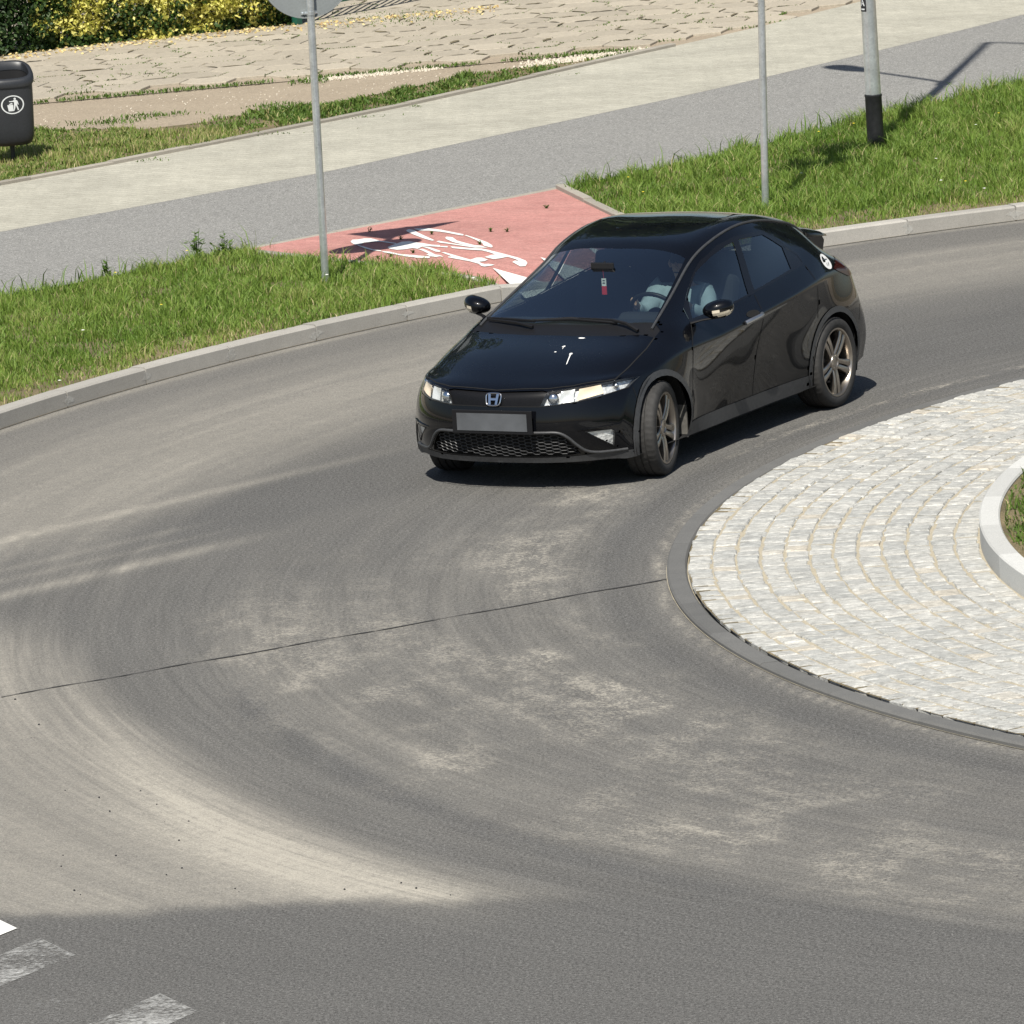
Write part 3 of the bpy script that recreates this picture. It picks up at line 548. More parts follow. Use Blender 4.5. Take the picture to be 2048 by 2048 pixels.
# ------------------------------------------------------------------ painted markings
BIKE = [[[-1.177,59.321],[-1.163,59.422],[-1.116,59.415],[-1.066,59.453],[-1.01,59.428],[-0.941,59.275],[-0.868,59.166],[-0.8,59.059],[-0.804,59.016],[-0.881,59.126],[-0.941,59.214],[-1.008,59.214],[-1.068,59.211],[-1.084,59.128],[-1.134,59.105],[-1.165,59.225]],[[-1.122,59.109],[-1.048,58.937],[-0.988,58.778],[-0.92,58.688],[-0.922,58.635],[-0.988,58.718],[-1.056,58.869],[-1.113,59.05]],[[-0.92,58.649],[-0.857,58.591],[-0.772,58.419],[-0.668,58.313],[-0.526,58.161],[-0.53,58.075],[-0.626,58.133],[-0.73,58.268],[-0.835,58.462],[-0.899,58.565]],[[-0.873,58.852],[-0.817,58.991],[-0.754,59.123],[-0.691,59.115],[-0.627,59.01],[-0.585,58.961],[-0.517,58.84],[-0.445,58.777],[-0.445,58.673],[-0.542,58.768],[-0.593,58.755],[-0.626,58.65],[-0.668,58.714],[-0.731,58.668],[-0.794,58.667],[-0.854,58.753]],[[-0.589,58.747],[-0.542,58.726],[-0.445,58.464],[-0.446,58.384],[-0.48,58.421],[-0.542,58.627]],[[-0.624,58.631],[-0.584,58.625],[-0.534,58.46],[-0.484,58.26],[-0.446,58.208],[-0.446,58.14],[-0.48,58.111],[-0.522,58.174],[-0.559,58.294],[-0.534,58.312],[-0.584,58.512]],[[-0.722,59.787],[-0.701,59.839],[-0.654,59.756],[-0.632,59.622],[-0.568,59.378],[-0.488,59.083],[-0.509,59.062],[-0.585,59.249],[-0.662,59.498],[-0.718,59.708]],[[-0.662,59.853],[-0.534,59.809],[-0.444,59.69],[-0.444,59.566],[-0.534,59.67],[-0.611,59.705]],[[-0.442,59.695],[-0.398,59.607],[-0.25,59.324],[-0.255,59.25],[-0.289,59.296],[-0.398,59.499],[-0.442,59.56]],[[-0.246,59.261],[-0.229,59.269],[-0.146,59.033],[-0.064,58.784],[-0.023,58.586],[-0.02,58.48],[-0.033,58.456],[-0.09,58.586],[-0.102,58.741],[-0.147,58.927],[-0.209,59.153]],[[-0.403,59.181],[-0.39,59.251],[-0.34,59.182],[-0.307,58.985],[-0.232,58.8],[-0.165,58.65],[-0.115,58.598],[-0.062,58.454],[-0.108,58.481],[-0.166,58.591],[-0.257,58.722],[-0.341,58.91],[-0.391,59.099]],[[-0.475,59.002],[-0.454,59.037],[-0.358,58.858],[-0.257,58.71],[-0.166,58.579],[-0.108,58.469],[-0.166,58.507],[-0.274,58.67],[-0.387,58.841],[-0.442,58.911]],[[-0.363,58.635],[-0.35,58.659],[-0.233,58.532],[-0.108,58.431],[-0.059,58.334],[0.056,58.076],[0.177,57.787],[0.237,57.615],[0.248,57.523],[0.23,57.416],[0.189,57.406],[0.129,57.576],[0.15,57.639],[0.183,57.61],[0.155,57.71],[0.095,57.868],[0.032,57.808],[-0.018,57.787],[-0.091,57.937],[-0.036,58.029],[-0.003,58.044],[-0.047,58.181],[-0.109,58.327],[-0.192,58.394],[-0.338,58.549]],[[-0.443,58.729],[-0.383,58.689],[-0.384,58.615],[-0.443,58.669]],[[-0.444,58.449],[-0.436,58.416],[-0.444,58.407]],[[-0.444,58.213],[-0.418,58.084],[-0.444,58.133]],[[-0.434,58.356],[-0.409,58.359],[-0.318,58.127],[-0.203,57.841],[-0.153,57.935],[-0.112,57.917],[-0.063,57.778],[-0.093,57.705],[-0.138,57.696],[-0.11,57.582],[-0.09,57.544],[-0.061,57.546],[-0.012,57.481],[-0.037,57.449],[-0.095,57.417],[-0.119,57.456],[-0.139,57.581],[-0.212,57.758],[-0.294,57.896],[-0.381,58.052],[-0.381,58.096],[-0.348,58.081],[-0.389,58.217]]]
mb = MB()
for poly in BIKE: mb.add([(x, y, red_z(x, y)+.005) for x, y in poly], [tuple(range(len(poly)))])
o = mb.obj('bicycle_marking', M['paint_new']); o['kind'] = 'structure'
bm = bmesh.new(); bm.from_mesh(o.data); bmesh.ops.triangulate(bm, faces=bm.faces[:])
for f in bm.faces:
    f.normal_update()
    if f.normal.z < 0: f.normal_flip()
bm.to_mesh(o.data); bm.free()
for k in range(3):
    dx, dy = .385*k, .39*k; T = [(-.03, 57.31), (.51, 56.62), (.21, 56.17)]
    T = [(x+dx, y+dy) for x, y in T]; T = [(x, y, red_z(x, y)+.014) for x, y in T]
    o = mobj('yield_triangle', T, [(0, 2, 1)], M['paint_new']); o['kind'] = 'structure'
for k, mt in enumerate(('paint_new', 'paint_worn', 'paint_faint', 'paint_worn', 'paint_worn')):
    t = np.array([-2.82, 36.40])+np.array([.325, -.66])*k; e = np.array([.195, -.41]); d_ = np.array([-.52, -.85])*3.2
    o = mobj('zebra_bar', [(*q, .005) for q in (t, t+d_, t+d_+e, t+e)], [(0, 1, 2, 3)], M[mt]); o['kind'] = 'structure'
# ------------------------------------------------------------------ vegetation
def set_tint(o, t): a_ = o.data.attributes.new('tint', 'FLOAT', 'POINT'); a_.data.foreach_set('value', np.ascontiguousarray(t, np.float32))
def fast_mesh(name, V, F, mat, parent=None):      # numpy arrays, faces of one size
    me = bpy.data.meshes.new(name); V = np.ascontiguousarray(V, np.float32); F = np.ascontiguousarray(F, np.int32); k = F.shape[1]
    me.vertices.add(len(V)); me.vertices.foreach_set('co', V.ravel()); me.loops.add(F.size); me.loops.foreach_set('vertex_index', F.ravel())
    me.polygons.add(len(F)); me.polygons.foreach_set('loop_start', np.arange(0, F.size, k, dtype=np.int32)); me.materials.append(mat); me.update(calc_edges=True); me.validate()
    return link(bpy.data.objects.new(name, me), parent)
def blades(name, P, h, w, tint, mat, lean=.45, parent=None):
    n_ = len(P); a = RNG.uniform(0, 2*np.pi, n_); ld = RNG.uniform(0, 2*np.pi, n_); le = h*lean*RNG.uniform(.15, 1.2, n_)
    dx = np.stack([np.cos(a), np.sin(a), 0*a], 1)*(w/2)[:, None]; L = np.stack([np.cos(ld)*le, np.sin(ld)*le, 0*le], 1); up = np.stack([0*h, 0*h, h], 1)
    V = np.stack([P-dx, P+dx, P+up*.55+L*.35-dx*.8, P+up*.55+L*.35+dx*.8, P+up*(1-.25*lean)+L], 1).reshape(-1, 3); b = np.arange(n_)*5
    F = np.concatenate([np.stack([b, b+1, b+3], 1), np.stack([b, b+3, b+2], 1), np.stack([b+2, b+3, b+4], 1)])
    o = fast_mesh(name, V, F, mat, parent); set_tint(o, np.repeat(tint, 5)); o['kind'] = 'stuff'; return o
def sample(poly, dens, margin=.25):
    P = np.array([q[:2] for q in poly]); lo, hi = P.min(0), P.max(0); n_ = int((hi-lo).prod()*dens); q = RNG.uniform(lo, hi, (n_, 2)); q = q[inpoly(q, poly)]
    return q[np.abs(q[:, 0]/q[:, 1]) < .0703+margin/np.maximum(q[:, 1], 1)*1.0+.004]
def grass(name, poly, dens, hmin, hmax, label, z=.10, mat='grass', wmul=1.0, lean=.5, dry=.12, keep=None, zf=None, tsh=lambda q: 0):
    q = sample(poly, dens, 2.4); n1 = fbm(q[:, 0]*1.3, q[:, 1]*.8, 5); n2 = fbm(q[:, 0]*5, q[:, 1]*4, 8); r_ = np.hypot(q[:, 0]-CX, q[:, 1]-CY)
    edge = np.maximum(sstep(R_OUT+.12, R_OUT+1.0, r_), .9*sstep(-2.3, -1.0, q[:, 0])*(1-sstep(1.2, 2.2, q[:, 0]))) if keep is None else keep(q)
    k = RNG.random(len(q)) < (.30+.70*edge)*(.32+.9*sstep(.33, .57, n2)); q, n1, n2, edge = q[k], n1[k], n2[k], edge[k]
    h = (hmin+(hmax-hmin)*RNG.random(len(q))**1.6)*(.55+.55*edge)*(.35+.6*n1+.8*sstep(.40, .72, n2)); z_ = zf(q) if zf else np.full(len(q), z)
    n3 = fbm(q[:, 0]*11, q[:, 1]*6, 28); t = np.clip(.42*n1+.40*n2+.35*(n3-.5)+.34*(RNG.random(len(q))-.30)+(1-edge)*.12+tsh(q), 0, .86); dr = RNG.random(len(q)) < dry*(2.2-1.6*edge)*(.5+n2); t[dr] = RNG.uniform(.86, 1, dr.sum())
    o = blades(name, np.c_[q, z_], h, (.0045+.0045*RNG.random(len(q)))*wmul, t, M[mat], lean)
    return tag(o, label, 'grass', kind='stuff')
grass('grass', left_poly, 4300, .04, .115, 'uneven green grass on the verge below the round sign, beside the kerb', lean=.75)
grass('grass', right_poly, 4300, .045, .14, 'taller green grass on the verge around the street lamp and second pole', lean=.75)
def keep_strip(q): return sstep(.36, .56, fbm(q[:, 0]*2.2, q[:, 1]*1.4, 15)+.10*sstep(-2.6, -1.2, q[:, 0]))-.35
o = grass('clover', strip_poly, 2400, .035, .085, 'low clover and grass strip along the far pavement edging', z=.105, mat='clover', wmul=2.2, lean=.9, dry=.10, keep=keep_strip, tsh=lambda q: .30*(1-sstep(-3.0, -1.6, q[:, 0])))
left_strip = [(-6, 62.6), (-2.7, 66.1), (-2.2, 66.8), (-2.6, 67.6), (-4, 67.9), (-6, 67.5)]
grass('dry_grass', left_strip, 2600, .04, .09, 'yellowed short grass around the foot of the litter bin', z=.105, wmul=1.2, dry=.55, keep=lambda q: np.full(len(q), .8))
isl_poly = arc(R_IN-.16, 100, 270, 60)+arc(R_IN-3.4, 270, 100, 30)
grass('grass', isl_poly, 2000, .05, .13, 'green grass growing inside the pale island kerb', wmul=1.5, lean=.8, keep=lambda q: .35+.65*sstep(.1, .5, R_IN-np.hypot(q[:, 0]-CX, q[:, 1]-CY)), zf=lambda q: .17+.06*np.clip(R_IN-.15-np.hypot(q[:, 0]-CX, q[:, 1]-CY), 0, 2), mat='clover')
# ragged weeds along the path edge and in the joints
wp = []
for q in (A_,):
    P, s_ = arcpaths(q)
    for t in np.arange(0, s_[-1], .018):
        c = at_len(P, s_, t)
        if not vis(c, .01) or -1.9 < c[0] < .55: continue
        if random.random() < .85: wp.append((c[0]+random.uniform(-.02, .10), c[1]-random.uniform(-.10, .18)))
wp = np.array(wp); hN = len(wp); hh = (.08+.20*RNG.random(hN)**2.2)
o = blades('edge_weeds', np.c_[wp, np.full(hN, .10)], hh, .007+.006*RNG.random(hN), np.clip(.35+.35*(RNG.random(hN)-.4), 0, 1), M['grass'], .8); tag(o, 'long ragged grass leaning over the edge of the grey path', 'weeds', kind='stuff')
# yard weeds: tufts in the slab joints and along the slab edge
tuft = []
def tufts(c, n_, rx, ry, h0, h1):
    for _ in range(n_): tuft.append((c[0]+random.gauss(0, rx), c[1]+random.gauss(0, ry), random.uniform(h0, h1)))
for c in order:
    if not vis(c, .005): continue
    if float(fbm(np.array([c[0]*.9]), np.array([c[1]*.9]), 61)[0]) > .38:
        for k in range(random.choice((0, 1, 1, 2, 3, 4))):
            a = math.radians(12.4)+random.randrange(6)*math.pi/3; b = a+math.pi/3; p0 = (c[0]+hs*math.cos(a), c[1]+hs*math.sin(a)); p1 = (c[0]+hs*math.cos(b), c[1]+hs*math.sin(b))
            for _ in range(random.randrange(4, 26)): t = random.random(); tuft.append((p0[0]*(1-t)+p1[0]*t+random.gauss(0, .008), p0[1]*(1-t)+p1[1]*t+random.gauss(0, .015), random.uniform(.012, .045)))
for t in np.arange(-5, 1.9, .02):
    if fbm(np.array([t*1.1]), np.array([3.3]), 71)[0] > .50: tufts((t, 71.515+.221*t-.03), 5, .03, .035, .02, .06)
for c, n_, rx, ry in (((-3.6, 68.6), 160, .22, .10), ((-3.15, 68.9), 140, .22, .08), ((-2.0, 69.0), 120, .12, .12), ((-1.7, 70.9), 150, .10, .12), ((-1.0, 76.0), 260, .32, .35), ((-.6, 75.6), 160, .3, .2), ((-3.05, 65.42), 60, .08, .06), ((-.67, 68.15), 30, .04, .05), ((-1.2, 67.6), 60, .15, .03), ((.55, 69.95), 40, .15, .03), ((-2.0, 66.75), 80, .3, .04), ((-3.9, 71.3), 60, .2, .2), ((-3.4, 72.3), 60, .2, .2), ((1.1, 71.75), 60, .2, .05)): tufts(c, n_, rx, ry, .02, .06)
# dirt and moss that has crept over the slab joints
jd = MB()
for c in order[:420]:
    for k in range(3):
        if random.random() < .50: continue
        a = math.radians(12.4)+k*math.pi/3; b = a+math.pi/3; p0 = Vector((c[0]+hs*math.cos(a), c[1]+hs*math.sin(a), .1235)); p1 = Vector((c[0]+hs*math.cos(b), c[1]+hs*math.sin(b), .1235)); t_ = (p1-p0).normalized(); n_ = Vector((-t_.y, t_.x, 0)); w_ = random.uniform(.008, .026)*(2.0 if random.random() < .2 else 1); m = 5; V = []
        t0, t1 = random.uniform(0, .35), random.uniform(.6, 1)
        for i in range(m+1): q = p0+(p1-p0)*(t0+(t1-t0)*i/m); tp = .15 if i in (0, m) else 1; V += [q+n_*w_*tp*random.uniform(.2, 1), q-n_*w_*tp*random.uniform(.2, 1)]
        jd.add(V, [(2*i, 2*i+1, 2*i+3, 2*i+2)[::-1] for i in range(m)])
o = jd.obj('joint_dirt', M['moss'], yard); o['kind'] = 'stuff'
T = np.array(tuft); o = blades('yard_weeds', np.c_[T[:, :2], np.full(len(T), .10)], T[:, 2], .008+.008*RNG.random(len(T)), np.clip(.25+.5*RNG.random(len(T)), 0, 1), M['clover'], 1.0); tag(o, 'weed tufts in the slab joints and on the dirt of the yard', 'weeds', kind='stuff')
# leafy weeds one can pick out
def weed(loc, h, n_, spread, label, lw=.03, group=None, mat='clover'):
    V = []; F = []; tt = []; stem = MB()
    root = empty('weed', loc); tag(root, label, 'weed', group)
    for k in range(n_):
        a = random.uniform(0, 6.28); top = Vector((math.cos(a)*spread*random.random(), math.sin(a)*spread*random.random(), h*random.uniform(.55, 1))); stem.tube([(0, 0, -.02), top*.5+Vector((0, 0, h*.1)), top], [.004, .003, .0015], 4)
        for j in range(7):
            t = random.uniform(.25, 1); c = top*t; b = random.uniform(0, 6.28); l = lw*random.uniform(.7, 1.5); d = Vector((math.cos(b), math.sin(b), random.uniform(-.2, .7)))*l; s_ = Vector((-d.y, d.x, 0))*.28; i = len(V)
            V += [c, c+d*.5+s_, c+d, c+d*.5-s_]; F.append((i, i+1, i+2, i+3)); tt += [random.uniform(.15, .7)]*4
    o = mobj('leaves', V, F, M[mat], root); set_tint(o, tt); stem_o = stem.obj('stem', M[mat], root); set_tint(stem_o, [.3]*len(stem.v)); return root
weed((-2.42, 58.95, .1), .26, 8, .10, 'tall bushy weed at the path edge, left of the red ramp corner', .045)
weed((-2.20, 59.0, .1), .22, 7, .12, 'leafy weed beside the tip of the red ramp', .045)
weed((-3.12, 58.1, .1), .22, 6, .08, 'upright weed on the left verge edge above the kerb', .04)
for c, l in (((-1.03, 59.86), 'tiny weed in the red ramp at the dark triangle sign shadow'), ((-.77, 59.28), 'tiny weed between the two painted bicycle wheels'), ((-.51, 59.47), 'tiny weed inside the upper painted bicycle wheel'), ((-.03, 59.40), 'left one of two tiny weeds beyond the painted bicycle'), ((.11, 59.33), 'right one of two tiny weeds beyond the painted bicycle'), ((-.12, 58.70), 'tiny weed on the rim of the upper painted bicycle wheel'), ((-.66, 58.44), 'tiny weed below the lower painted bicycle wheel, nearest its fork'), ((-.84, 58.33), 'tiny weed at the grass edge below the lower painted wheel'), ((-.95, 58.25), 'tiny weed at the grass edge nearest the sign pole'), ((.45, 60.6), 'lone tiny weed near the far right corner of the red ramp')): weed((*c, red_z(*c)), .034, 4, .03, l, .016, 'weeds in the red ramp')
for c, l in (((3.9, 61.9), 'single dandelion right of the lamp post base'), ): pass
def flowers(name, pts, z, r, mat, label):
    mb_ = MB()
    for (x, y, h) in pts:
        k = 7; mb_.add([(x, y, z+h)]+[(x+r*math.cos(2*math.pi*i/k), y+r*math.sin(2*math.pi*i/k), z+h-.004) for i in range(k)], [(0, 1+i, 1+(i+1) % k) for i in range(k)])
    return tag(mb_.obj(name, M[mat]), label, 'flowers', kind='stuff')
fp = [(q[0], q[1], random.uniform(.07, .15)) for q in np.r_[sample(left_poly, .8), sample(right_poly, .7)]]
flowers('white_flowers', fp[::2], .1, .014, 'flower', 'scattered small white flowers in the verge grass'); flowers('yellow_flowers', fp[1::2], .1, .012, 'dandelion', 'scattered small yellow flowers in the verge grass')
# gravel
gv = MB()
def gravel(a, b, wd, n_, sc=1.0):
    for _ in range(n_):
        t = random.random(); x = a[0]+(b[0]-a[0])*t+random.gauss(0, wd*.4); y = a[1]+(b[1]-a[1])*t+random.gauss(0, wd); s_ = random.uniform(.008, .024)*sc; p_ = [(x+s_*random.uniform(.6, 1)*math.cos(k*1.57+.3), y+s_*random.uniform(.6, 1)*math.sin(k*1.57+.3)) for k in range(4)]
        z0 = .088; gv.add([(q[0], q[1], z0) for q in p_]+[(q[0]*.6+x*.4, q[1]*.6+y*.4, z0+s_*.9) for q in p_], [(k, (k+1) % 4, 4+(k+1) % 4, 4+k) for k in range(4)]+[(4, 5, 6, 7)])
gravel((-1.75, 71.0), (-.42, 71.42), .07, 700); gravel((.45, 71.05), (1.6, 71.7), .16, 1500); gravel((-4.5, 69.2), (.6, 71.0), .5, 260, .45)
tag(gv.obj('gravel', M['pebble']), 'pale gravel spilled on the dirt beside the slabs', 'gravel', kind='stuff')
pb = MB()
for _ in range(70):
    a = random.uniform(178, 222); r_ = random.uniform(13.6, 15.2); x, y = pol(r_, a); s_ = random.uniform(.003, .009)
    if y < 36: continue
    p_ = [(x+s_*random.uniform(.6, 1)*math.cos(k*1.57), y+s_*random.uniform(.6, 1)*math.sin(k*1.57)) for k in range(4)]; pb.add([(q[0], q[1], .001) for q in p_]+[(q[0]*.6+x*.4, q[1]*.6+y*.4, s_) for q in p_], [(k, (k+1) % 4, 4+(k+1) % 4, 4+k) for k in range(4)]+[(4, 5, 6, 7)])
tag(pb.obj('grit', M['bitumen']), 'dark grit and small stones lying on the sandy asphalt', 'grit', kind='stuff')
# leaves: clouds of small folded quads
def leaf_cloud(name, P, size, tint, mat, parent=None, flatness=.0):
    n_ = len(P); d = RNG.normal(size=(n_, 3)); d[:, 2] = d[:, 2]*(1-flatness); d /= np.linalg.norm(d, axis=1)[:, None]; e = np.cross(d, RNG.normal(size=(n_, 3))); e /= np.linalg.norm(e, axis=1)[:, None]
    s_ = size[:, None]; V = np.stack([P-d*s_*.5, P+e*s_*.28, P+d*s_*.5, P-e*s_*.28], 1).reshape(-1, 3); b = np.arange(n_)*4
    o = fast_mesh(name, V, np.stack([b, b+1, b+2, b+3], 1), mat, parent); set_tint(o, np.repeat(tint, 4)); return o
hd = empty('hedge', (-3.4, 75.3, .09)); tag(hd, 'clipped hedge of yellow and green variegated leaves behind the slabs', 'hedge')
def hedge_pts(n_, x0, x1, ztop, y_of, depth):
    x = RNG.uniform(x0, x1, n_); z = ztop*RNG.random(n_)**.9; lump = .40*fbm(x*2.4, z*2.8, 81)+.12*fbm(x*8, z*8, 85); dd = depth*np.abs(RNG.normal(0, .33, n_))
    return np.stack([x, y_of(x)+.12-lump+dd+.10*np.maximum(0, .25-z), z], 1), dd, lump
hy = lambda x: 75.02+.385*(x+4.5)
P, dd, lump = hedge_pts(64000, -4.62, -1.92, 1.75, hy, .8)
yel = fbm(P[:, 0]*3.2, P[:, 2]*4.2, 91); top_y = sstep(.05, .35, P[:, 2]+.35*(P[:, 0]+4.3)); fade = 1-sstep(-2.55, -2.1, P[:, 0])*.75
py = (.22+.95*sstep(.38, .58, yel))*top_y*fade*(1-.75*sstep(.10, .4, dd)); isy = RNG.random(len(P)) < py
tint = np.where(isy, RNG.uniform(.46, 1, len(P)), RNG.uniform(0, .38, len(P)))
o = leaf_cloud('foliage', P-np.array([-3.4, 75.3, .0]), RNG.uniform(.035, .070, len(P)), tint, M['hedge_leaf'], hd); o['kind'] = 'stuff'
sm = MB()
for x in np.arange(-4.5, -1.95, .16): sm.tube([(x+3.4, hy(x)+.35-75.3, -.05), (x+3.4+random.uniform(-.1, .1), hy(x)+.45-75.3, .9), (x+3.4+random.uniform(-.2, .2), hy(x)+.4-75.3, 1.5)], [.014, .01, .005], 5)
sm.obj('stems', M['bark'], hd)
iv = empty('shrub', (-5.1, 75.2, .09)); tag(iv, 'dark leafy shrub behind the green fence post at the frame edge', 'shrub')
P, dd, lump = hedge_pts(22000, -6.6, -4.40, 1.4, lambda x: 75.0+.385*(x+4.5), .7); o = leaf_cloud('foliage', P-np.array([-5.1, 75.2, .0]), RNG.uniform(.04, .08, len(P)), RNG.random(len(P))**1.5, M['dark_leaf'], iv); o['kind'] = 'stuff'
sm = MB()
for x in np.arange(-6.2, -4.6, .3): sm.tube([(x+5.1, hy(x)-75.2+.3, -.05), (x+5.1+.05, hy(x)-75.2+.35, 1.0)], .01, 5)
sm.obj('stems', M['bark'], iv)
flowers('white_flowers', [(-4.60+random.gauss(0, .05), 74.85+random.gauss(0, .05), .62+random.gauss(0, .05)) for _ in range(12)]+[(-5.0+random.gauss(0, .06), 73.9+random.gauss(0, .1), .03+abs(random.gauss(0, .02))) for _ in range(30)], .1, .03, 'flower', 'white blossoms beside the dark shrub and on the slabs behind the bin')
# fallen leaves below the hedge
x = RNG.uniform(-4.9, .2, 900); y = np.where(x < -1.9, hy(x), 75.9+.3*(x+1.9))-.12-np.abs(RNG.normal(0, .30, 900)); P = np.stack([x, y, np.full(900, .127)+RNG.uniform(0, .012, 900)], 1)
o = leaf_cloud('fallen_leaves', P, RNG.uniform(.025, .05, 900), RNG.random(900), M['dead_leaf'], flatness=.75); tag(o, 'pale yellow leaves fallen on the slabs in front of the hedge', 'leaves', kind='stuff')
# trees of the garden behind the yard, out of the frame but mirrored in the roof of the car
def tree(loc, H, R_, label):
    t = empty('tree', loc); tag(t, label, 'tree', 'trees beyond the yard'); tr = MB(); tr.tube([(0, 0, -.1), (.1, 0, H*.3), (.0, .1, H*.6), (.1, 0, H*.85)], [.22, .18, .11, .04], 8); blob = []
    for k in range(16):
        a = random.uniform(0, 6.28); e = Vector((math.cos(a)*R_*random.uniform(.4, .8), math.sin(a)*R_*random.uniform(.4, .8), H*random.uniform(.35, .92))); tr.tube([(0, 0, e.z*.6), e*.6+Vector((0, 0, e.z*.3)), e], [.08, .05, .02], 5); blob.append((e, R_*random.uniform(.28, .5)))
    blob.append((Vector((0, 0, H*.9)), R_*.45)); tr.obj('trunk', M['bark'], t); P = []
    for c, r_ in blob: q = RNG.normal(size=(650, 3)); q /= np.linalg.norm(q, axis=1)[:, None]; P.append(np.array(c)+q*(r_*RNG.uniform(.55, 1.05, 650))[:, None])
    P = np.concatenate(P); o_ = leaf_cloud('crown', P, RNG.uniform(.35, .75, len(P)), RNG.random(len(P)), M['tree_leaf'], t); o_['kind'] = 'stuff'
for i, (x, y, H, R_) in enumerate(((-16, 90, 18, 5.6), (-8, 92, 20, 6.0), (0, 89, 20, 5.8), (8, 92, 22, 6.2), (16, 89, 21, 6.0), (24, 93, 22, 6.2), (32, 92, 20, 6.0), (4, 101, 26, 7), (12, 102, 27, 7), (20, 102, 26, 7), (-4, 101, 25, 7))): tree((x, y, .0), H, R_, '%s tree from the left in the %s row beyond the yard' % (('first', 'second', 'third', 'fourth', 'fifth', 'sixth', 'seventh')[i if i < 7 else (1, 2, 3, 0)[i-7]], 'front' if i < 7 else 'back'))
# ------------------------------------------------------------------ fence and gate
fc = empty('fence', (-4.84, 75.0, .09)); tag(fc, 'green chain-link fence with round posts in front of the hedge', 'fence')
fl = lambda x: 74.98+.375*(x+4.84)
for x in (-7.6, -4.84, -1.98): mb = MB(); mb.tube([(x+4.84, fl(x)-75.0, 0), (x+4.84, fl(x)-75.0, 1.55)], .024, 12); mb.obj('post', M['fence_green'], fc, 40)
mb = MB(); pt = lambda u, z: Vector((-7.6+4.84+u, fl(-7.6+u)-75.0+.03, z))
for k in range(-32, 112):
    u0 = k*.055; 
    for sgn in (1, -1):
        a0, z0, a1, z1 = (u0, .03, u0+1.45, 1.48) if sgn > 0 else (u0+1.45, .03, u0, 1.48)
        lo, hi = max(0, min(a0, a1)), min(5.62, max(a0, a1))
        if hi-lo < .05: continue
        f_ = lambda a: z0+(a-a0)/(a1-a0)*(z1-z0)
        mb.tube([pt(lo, f_(lo)), pt(hi, f_(hi))], .0014, 3, False)
for z in (.04, .75, 1.47): mb.tube([pt(0, z), pt(5.62, z)], .002, 4, False)
o = mb.obj('wire_mesh', M['wire'], fc)
gt = empty('gate', (-1.88, 75.94, .09), math.atan2(1.52, 1.28)); tag(gt, 'green metal gate with upright bars and a gap below, behind the round sign', 'gate'); GL = 4.2
for z, hgt in ((.20, .05), (1.5, .04)): mb = MB(); mb.box((GL/2, 0, z), (GL, .04, hgt)); mb.obj('rail', M['fence_green'], gt)
for x in np.arange(.05, GL, .15): mb = MB(); mb.box((x, 0, .85), (.030, .018, 1.30)); mb.obj('bar', M['fence_green'], gt)
for x in (-.05, GL+.05): mb = MB(); mb.box((x, 0, .80), (.08, .08, 1.7)); mb.obj('post', M['fence_green'], gt)
# ------------------------------------------------------------------ street furniture
def clamp_at(parent, z, dirv, r=.0302):
    mb_ = MB(); mb_.lathe([(r+.001, z-.014), (r+.006, z-.014), (r+.006, z+.014), (r+.001, z+.014)], 20); n_ = Vector((dirv[0], dirv[1], 0)); s_ = Vector((-n_.y, n_.x, 0)); R = Matrix((s_, n_, Vector((0, 0, 1)))).transposed()
    mb_.box(n_*.042+Vector((0, 0, z)), (.13, .012, .026), R)
    for k in (-1, 1): mb_.tube([s_*k*.052+n_*.02+Vector((0, 0, z)), s_*k*.052+n_*.058+Vector((0, 0, z))], .007, 6)
    mb_.tube([s_*-.052-n_*.012+Vector((0, 0, z)), s_*.052-n_*.012+Vector((0, 0, z))], .006, 6)
    return mb_.obj('clamp', M['galv'], parent, 40)
def plate(parent, name, poly, z, dirv, faces, lip=.018):
    """poly in (sideways, up); dirv points to the printed side"""
    n_ = Vector((dirv[0], dirv[1], 0)).normalized(); s_ = Vector((-n_.y, n_.x, 0)); Mx = Matrix.Translation(n_*.055+Vector((0, 0, z))) @ Matrix((s_, Vector((0, 0, 1)), n_)).transposed().to_4x4()
    mb_ = MB(); mb_.prism(poly, 0, .003, Mx); m = len(poly); cx = sum(p[0] for p in poly)/m; cy = sum(p[1] for p in poly)/m; inn = [(cx+(x-cx)*.965, cy+(y-cy)*.965) for x, y in poly]
    V = [Mx @ Vector((x, y, zz)) for zz in (0, -lip) for x, y in poly]+[Mx @ Vector((x, y, -lip)) for x, y in inn]; mb_.add(V, [(i, (i+1) % m, m+(i+1) % m, m+i) for i in range(m)]+[(m+i, m+(i+1) % m, 2*m+(i+1) % m, 2*m+i) for i in range(m)])
    o_ = mb_.obj(name, M['sign_back'], parent)
    for k, (pl, mt) in enumerate(faces): f_ = MB(); f_.prism(pl, .0045+.001*k, .005+.001*k, Mx); f_.obj('sign_face', M[mt], o_)
    return o_
def circ(r, n_=48): return [(r*math.cos(2*math.pi*i/n_), r*math.sin(2*math.pi*i/n_)) for i in range(n_)]
def tri(a): h = a*.866; return [(0, -h*.667), (a/2, h*.333), (-a/2, h*.333)]
SD = (-.365, .931)
sg = empty('road_sign', (-1.353, 57.186, .10)); sg.rotation_euler = (0, .012, 0); tag(sg, 'grey-backed round sign on a thin galvanised pole beside the red ramp', 'road sign')
mb = MB(); mb.tube([(0, 0, -.1), (0, 0, 3.98)], .0302, 20); mb.obj('pole', M['galv'], sg, 40)
ap_ = lambda r0, a: (r0*math.cos(a), r0*math.sin(a))
plate(sg, 'round_plate', circ(.40), 2.50, SD, [(circ(.395), 'sign_blue')]); plate(sg, 'triangle_plate', tri(1.0), 3.60, SD, [(tri(.99), 'sign_red'), (tri(.70), 'sign_yellow')])
